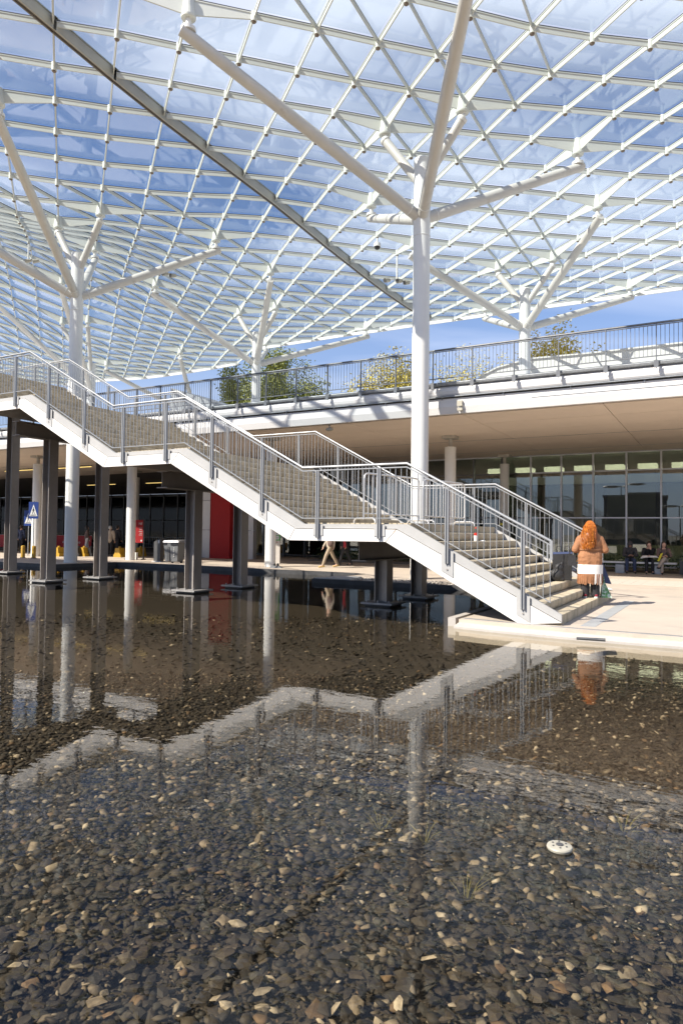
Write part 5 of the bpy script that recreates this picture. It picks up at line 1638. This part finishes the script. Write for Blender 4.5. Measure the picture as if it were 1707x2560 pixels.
for x in (-1, 1):
    coat += [limb((x * .08, .02, 1.25), .12, (x * .20, .015, 1.215), .085), limb((x * .20, .015, 1.215), .085, (x * .30, .0, 1.0), .078), limb((x * .30, .0, 1.0), .076, (x * .15, .21, 1.04), .05)]
co = blob('coat', coat, .014, 'knit_tan', wo, 5)
def ring(z, rx, ry, n=44): return [(rx * math.cos(2 * math.pi * k / n), .005 + ry * math.sin(2 * math.pi * k / n), z) for k in range(n)]
def shell(rings, m, name, parent):
    mb = MB(); n = len(rings[0]); vs = [v for r in rings for v in r]
    fs = [(i * n + k, i * n + (k + 1) % n, (i + 1) * n + (k + 1) % n, (i + 1) * n + k) for i in range(len(rings) - 1) for k in range(n)]
    mb.add(vs, fs); return part(name, mb, m, parent, True)
shell([ring(.498, .252, .172), ring(.55, .254, .174), ring(.62, .256, .176), ring(.685, .257, .177), ring(.69, .25, .17), ring(.62, .245, .165), ring(.5, .24, .16), ring(.498, .252, .172)], 'cloth_white', 'hem_band', wo)
shell([ring(.985, .232, .157), ring(.99, .238, .163), ring(1.016, .238, .163), ring(1.022, .230, .155)], 'knit_tan', 'belt', wo)
fm = MB(); fw = MB()
for k in range(78):
    a = 2 * math.pi * k / 78
    x, y = .248 * math.cos(a), .005 + .168 * math.sin(a)
    dx, dy = -math.sin(a) * .0085, math.cos(a) * .0085
    j1, j2, l = random.uniform(-.012, .012), random.uniform(-.012, .012), random.uniform(.27, .31)
    dst = fw if (x > .02 and random.random() < .45) else fm
    ox, oy = math.cos(a) * .006, math.sin(a) * .006
    dst.hexa([(x - dx + j1, y - dy + j2, l), (x + dx + j1, y + dy + j2, l), (x + dx + j1 + ox, y + dy + j2 + oy, l), (x - dx + j1 + ox, y - dy + j2 + oy, l)],
             [(x - dx, y - dy, .50), (x + dx, y + dy, .50), (x + dx + ox, y + dy + oy, .50), (x - dx + ox, y - dy + oy, .50)])
part('fringe', fm, 'knit_tan', wo); part('white_fringe', fw, 'cloth_white', wo)
blob('trousers', [it for x in (-1, 1) for it in (limb((x * .095, .0, .62), .115, (x * .10, .01, .42), .098), limb((x * .10, .01, .42), .098, (x * .105, .0, .10), .088), limb((x * .105, 0, .10), .09, (x * .107, 0, .075), .09))], .013, 'cloth_black', wo, 3)
for x in (-1, 1):
    sh_ = blob('shoe', [limb((x * .11, -.05, .055), .045, (x * .125, .13, .045), .038)], .010, 'shoe_maroon', wo, 2)
    part('sole', MB().poly([(x * .11 + .052 * math.cos(a) + (.015 * x if math.sin(a) > 0 else 0), .04 + (.155 if math.sin(a) > 0 else .145) * math.sin(a), 0) for a in [2 * math.pi * k / 20 for k in range(20)]], 0, .028), 'sign_white', sh_)
# hair: a soft mass plus several hundred curled strands
hz = [('e', (0, .045, 1.50), (.094, .106, .112)), limb((0, .0, 1.46), .095, (-.03, -.08, 1.30), .10), limb((-.05, -.10, 1.30), .095, (-.07, -.14, 1.17), .07), limb((-.07, -.04, 1.40), .07, (-.15, -.08, 1.20), .05), limb((.06, -.05, 1.40), .075, (.06, -.12, 1.24), .06), limb((-.07, -.14, 1.17), .065, (-.075, -.16, 1.10), .035)]
hr_ = blob('hair', hz, .013, 'hair_deep', wo, 3)
st = MB()
for k in range(420):
    a = random.uniform(-1.45, 1.45)                 # around the back of the head
    b = random.uniform(.05, 1.0)
    top = Vector((.097 * math.sin(a) * math.sqrt(b), .04 - .105 * math.cos(a) * math.sqrt(b), 1.50 + .112 * math.sqrt(max(0, 1 - b))))
    ln = random.uniform(.34, .60) * (1 - .15 * max(0, a))
    endp = Vector((math.sin(a) * random.uniform(.08, .165) - .05, -.05 - math.cos(a) * random.uniform(.13, .18), top.z - ln))
    if endp.z < 1.0: endp.z = 1.0 + random.uniform(0, .07)
    ph, fq, am = random.uniform(0, 6.28), random.uniform(2.5, 4.5), random.uniform(.010, .020)
    pts = []
    n = 15
    for i in range(n):
        u = i / (n - 1)
        bul = math.sin(u * math.pi) * .025
        q = top.lerp(endp, u) + Vector((math.sin(a) * bul, -math.cos(a) * bul, (1 - u) * u * .10))
        wv_ = am * min(1, u * 3)
        q += Vector((math.cos(ph + u * fq * 6.28) * wv_, math.sin(ph + u * fq * 6.28) * wv_ * .8, 0))
        pts.append(q)
    st.sweep(pts, [.0065 * (1 - .5 * i / (n - 1)) for i in range(n)], 4, k % 3 == 0 and 1 or 0)
part('curls', st, ['hair_orange', 'hair_light'], hr_, True)
# bags about her
def local_w(x, y, z): return Matrix.Translation(WP) @ Matrix.Rotation(R(-8), 4, 'Z') @ Vector((x, y, z))
hb_ = thing('handbag', 'small black handbag hanging from the left elbow of the standing woman', 'bag', local_w(-.36, .03, .78), R(-8))
part('pouch', MB().hexa([(-.10, -.06, -.12), (.09, -.06, -.12), (.09, .06, -.12), (-.10, .06, -.12)], [(-.075, -.03, .10), (.07, -.03, .10), (.07, .03, .10), (-.075, .03, .10)]), 'bag_dark', hb_)
for y in (-.025, .025): part('strap', MB().sweep([(-.06, y, .10), (-.02, y, .24), (.05, y, .27), (.08, y, .22), (.06, y, .10)], .008, 6), 'cloth_black', hb_)
b2 = SWZ(.37 + 2 * GO + .16, 3.93, 3 * RISE)
tb_ = thing('tote_bag', 'tall dark grey tote bag with navy rim standing on the steps beside the woman', 'bag', b2, R(-12))
part('sack', MB().hexa([(-.17, -.10, 0), (.19, -.10, 0), (.19, .10, 0), (-.17, .10, 0)], [(-.21, -.08, .56), (.20, -.10, .58), (.20, .08, .58), (-.21, .08, .56)]), 'bag_dark', tb_)
part('rim', MB().hexa([(-.214, -.084, .555), (.204, -.104, .575), (.204, .084, .575), (-.214, .084, .555)], [(-.22, -.07, .60), (.20, -.09, .615), (.20, .07, .615), (-.22, .07, .60)]), 'bag_navy', tb_)
part('seam', MB().box(.012, .02, -.108, -.098, .02, .56), 'cloth_black', tb_)
for x in (-.07, .1): part('handle', MB().sweep([(x - .06, 0, .58), (x - .04, 0, .72), (x + .04, 0, .74), (x + .07, 0, .58)], .009, 6), 'cloth_black', tb_)
b3 = SWZ(.37 + 2 * GO + .17, 3.48, 3 * RISE)
sb_ = thing('backpack', 'small crumpled black bag slumped on the steps left of the tote bag', 'bag', b3, R(-10))
blob('sack', [('e', (0, 0, .13), (.15, .11, .14)), ('e', (.04, .0, .28), (.10, .08, .10)), limb((-.08, -.02, .06), .06, (.1, -.02, .05), .06), limb((.05, 0, .3), .05, (.1, 0, .38), .03)], .012, 'bag_dark', sb_, 2)
part('strap', MB().sweep([(-.1, -.1, .1), (-.05, -.12, .25), (.05, -.05, .37), (.1, .02, .3)], .01, 6), 'cloth_black', sb_)
b4 = SWZ(1.75, 4.95, .78)
cs_ = thing('portfolio_case', 'long black flat case leaning down along the far stair stringer', 'case', b4, -TH)
part('case', MB().hexa([(-.42, -.05, .17), (.50, -.05, -.33), (.50, .05, -.33), (-.42, .05, .17)], [(-.36, -.05, .30), (.56, -.05, -.20), (.56, .05, -.20), (-.36, .05, .30)]), 'cloth_black', cs_)
part('handle', MB().sweep([(-.05, -.06, .13), (.0, -.06, .19), (.1, -.06, .14), (.12, -.06, .05)], .008, 6), 'black_plastic', cs_)
b5 = local_w(.36, .12, 0)
gb_ = thing('plastic_bag', 'green and white patterned carrier bag on the step right of the woman', 'bag', b5, R(-8))
part('sack', MB().hexa([(-.12, -.08, 0), (.09, -.08, 0), (.09, .08, 0), (-.12, .08, 0)], [(-.10, -.02, .30), (-.04, -.02, .32), (-.04, .02, .32), (-.10, .02, .30)]), 'bag_green', gb_)
part('handle', MB().sweep([(-.09, 0, .3), (-.09, 0, .42), (-.06, 0, .44), (-.05, 0, .31)], .008, 6), 'bag_green', gb_)
nb_ = thing('navy_bag', 'navy blue cloth bag hanging at the right of the woman above the carrier bag', 'bag', local_w(.32, .16, .30), R(-8))
part('sack', MB().hexa([(-.02, -.03, .0), (.14, -.03, -.02), (.14, .03, -.02), (-.02, .03, .0)], [(-.12, -.02, .42), (-.04, -.02, .44), (-.04, .02, .44), (-.12, .02, .42)]), 'bag_navy', nb_)
part('strap', MB().sweep([(-.1, 0, .42), (-.08, 0, .58), (-.05, .02, .66)], .01, 6), 'bag_navy', nb_)
tag(part('white_shoe', MB().sweep([(-.08, 0, .04), (0, 0, .05), (.11, 0, .035)], [.04, .045, .03], 10), 'sign_white', None, True, loc=ground_at(1518, 1478, 0.0) + Vector((.02, .05, 0))), 'pale shoe-like bundle on the plaza just beyond the first step', 'shoe')

# ------------------------------------------------------------------ planting and trees
def leaves(mb, c, n, r, size, flat=.5):
    for _ in range(n):
        d = Vector((random.gauss(0, 1), random.gauss(0, 1), random.gauss(0, 1)))
        p = Vector(c) + d * r * .5
        a = Vector((random.gauss(0, 1), random.gauss(0, 1), random.gauss(0, flat))).normalized() * size * random.uniform(.6, 1.3)
        b = a.orthogonal().normalized() * size * random.uniform(.3, .6)
        mb.add([p - a, p + b, p + a, p - b], [(0, 1, 2, 3)])
def tree(x, ytop, half, w, label, leaf, dens, lsize, twigs):
    # crown centred on a viewing line, standing at depth w behind the deck
    P0 = Vector((0, 0, CAM_H)); d = at_depth(x, ytop, 1.0) - P0
    t_ = (w - (P0 - OV).dot(NV)) / d.dot(NV)
    topp = P0 + d * t_
    H_ = topp.z
    rad = half * topp.y / FPX
    tr_ = thing('deciduous_tree', label, 'tree', (topp.x, topp.y, 0), random.uniform(0, 6), 'trees behind the deck')
    wood, lf = MB(), MB()
    wood.sweep([(0, 0, -.3), (.05, .05, H_ * .2), (.0, .1, H_ * .36)], [.26, .2, .16], 9)
    ends = []
    def grow(p, d, L, r, lv):
        n = 4
        pts = [p]; q = p.copy(); dd = d.copy()
        for i in range(n):
            dd = (dd + Vector((random.gauss(0, .12), random.gauss(0, .12), random.gauss(.05, .08)))).normalized()
            q = q + dd * (L / n); pts.append(q.copy())
        wood.sweep(pts, [r * (1 - .6 * i / n) for i in range(n + 1)], 5 if lv > 1 else 6)
        if lv >= 3:
            ends.append((q, pts[2])); return
        for k in range(twigs if lv else 7):
            f = random.uniform(.35, 1.0) if k else 1.0
            s = pts[min(n, max(1, int(f * n)))]
            nd = (dd + Vector((random.gauss(0, .75), random.gauss(0, .75), random.gauss(.15, .4)))).normalized()
            grow(s, nd, L * random.uniform(.5, .75), r * .5, lv + 1)
    for k in range(8):
        a = k * .785 + random.uniform(-.3, .3)
        el = random.uniform(.5, 1.2)
        grow(Vector((0, .1, H_ * random.uniform(.28, .36))), Vector((math.cos(a) * math.cos(el), math.sin(a) * math.cos(el), math.sin(el))), H_ * .30, .10, 1)
    # fit into the crown outline
    zs = [v[2] for v in wood.v]; xs = [math.hypot(v[0], v[1]) for v in wood.v]
    kx = rad / (sorted(xs)[int(len(xs) * .97)] + .01); kz = H_ / max(zs)
    wood.v = [(v[0] * kx if v[2] > 0 else v[0], v[1] * kx if v[2] > 0 else v[1], v[2] * kz) for v in wood.v]
    for q, m in ends:
        for e in (q, m, (q + m) / 2):
            leaves(lf, (e.x * kx, e.y * kx, e.z * kz), dens // 2, .9, lsize)
    zc, hz_ = H_ * .64, H_ * .36
    for _ in range(int(dens * 45)):
        u = Vector((random.gauss(0, 1), random.gauss(0, 1), random.gauss(0, 1))).normalized() * random.random() ** .4
        if math.sin(u.x * 5.1 + 1.3) * math.sin(u.y * 4.3) * math.cos(u.z * 4.7) < -.22: continue
        leaves(lf, (u.x * rad * .95, u.y * rad * .95, zc + u.z * hz_), 5, .6, lsize * .8)
    part('trunk', wood, 'bark', tr_)
    part('crown', lf, leaf, tr_)
tree(704, 868, 112, 46, 'olive green budding tree behind the deck railing left of centre', 'leaf_olive', 95, .16, 4)
tree(590, 915, 40, 52, 'small thin olive tree left of the budding tree behind the railing', 'leaf_olive', 40, .2, 4)
tree(965, 882, 90, 47, 'yellow flowering shrub-like tree left of the foremost tree column', 'leaf_yellow', 60, .14, 5)
tree(1175, 862, 92, 47, 'sparse reddish bare tree with few yellow buds right of the foremost tree column', 'leaf_yellow', 18, .12, 5)
tree(1390, 820, 78, 46, 'yellow flowering tree behind the right tree column on the deck', 'leaf_yellow', 60, .14, 5)
# ground cover under the glazing
hm = MB()
for _ in range(5200):
    s, w = random.uniform(-3.5, 17), random.uniform(19.2, 22.4)
    h = random.uniform(.08, .5) * (1.0 if random.random() < .8 else 1.35)
    p = Vector((-s, w, h))
    a = Vector((random.gauss(0, 1), random.gauss(0, 1), random.gauss(.3, .8))).normalized() * random.uniform(.05, .12)
    b = a.orthogonal().normalized() * random.uniform(.015, .04)
    hm.add([p - a, p + b, p + a, p - b], [(0, 1, 2, 3)])
ho = part('planting', hm, 'leaf_dark', None, **FR); struct(ho, 'stuff')
struct(part('planting_bed', MB().box(-17, 3.5, 19.0, 22.6, -.02, .10), 'bark', **FR))
gm = MB()
for _ in range(500):
    p = Vector((random.uniform(-.7, .7), random.uniform(-.6, .6), random.uniform(.03, .18)))
    a = Vector((random.gauss(0, .3), random.gauss(0, .3), 1)).normalized() * .1; b = a.orthogonal().normalized() * .015
    gm.add([p - a, p + b, p + a, p - b], [(0, 1, 2, 3)])
go = part('grass', gm, 'leaf_dark', None, loc=ground_at(508, 1389)); struct(go, 'stuff')
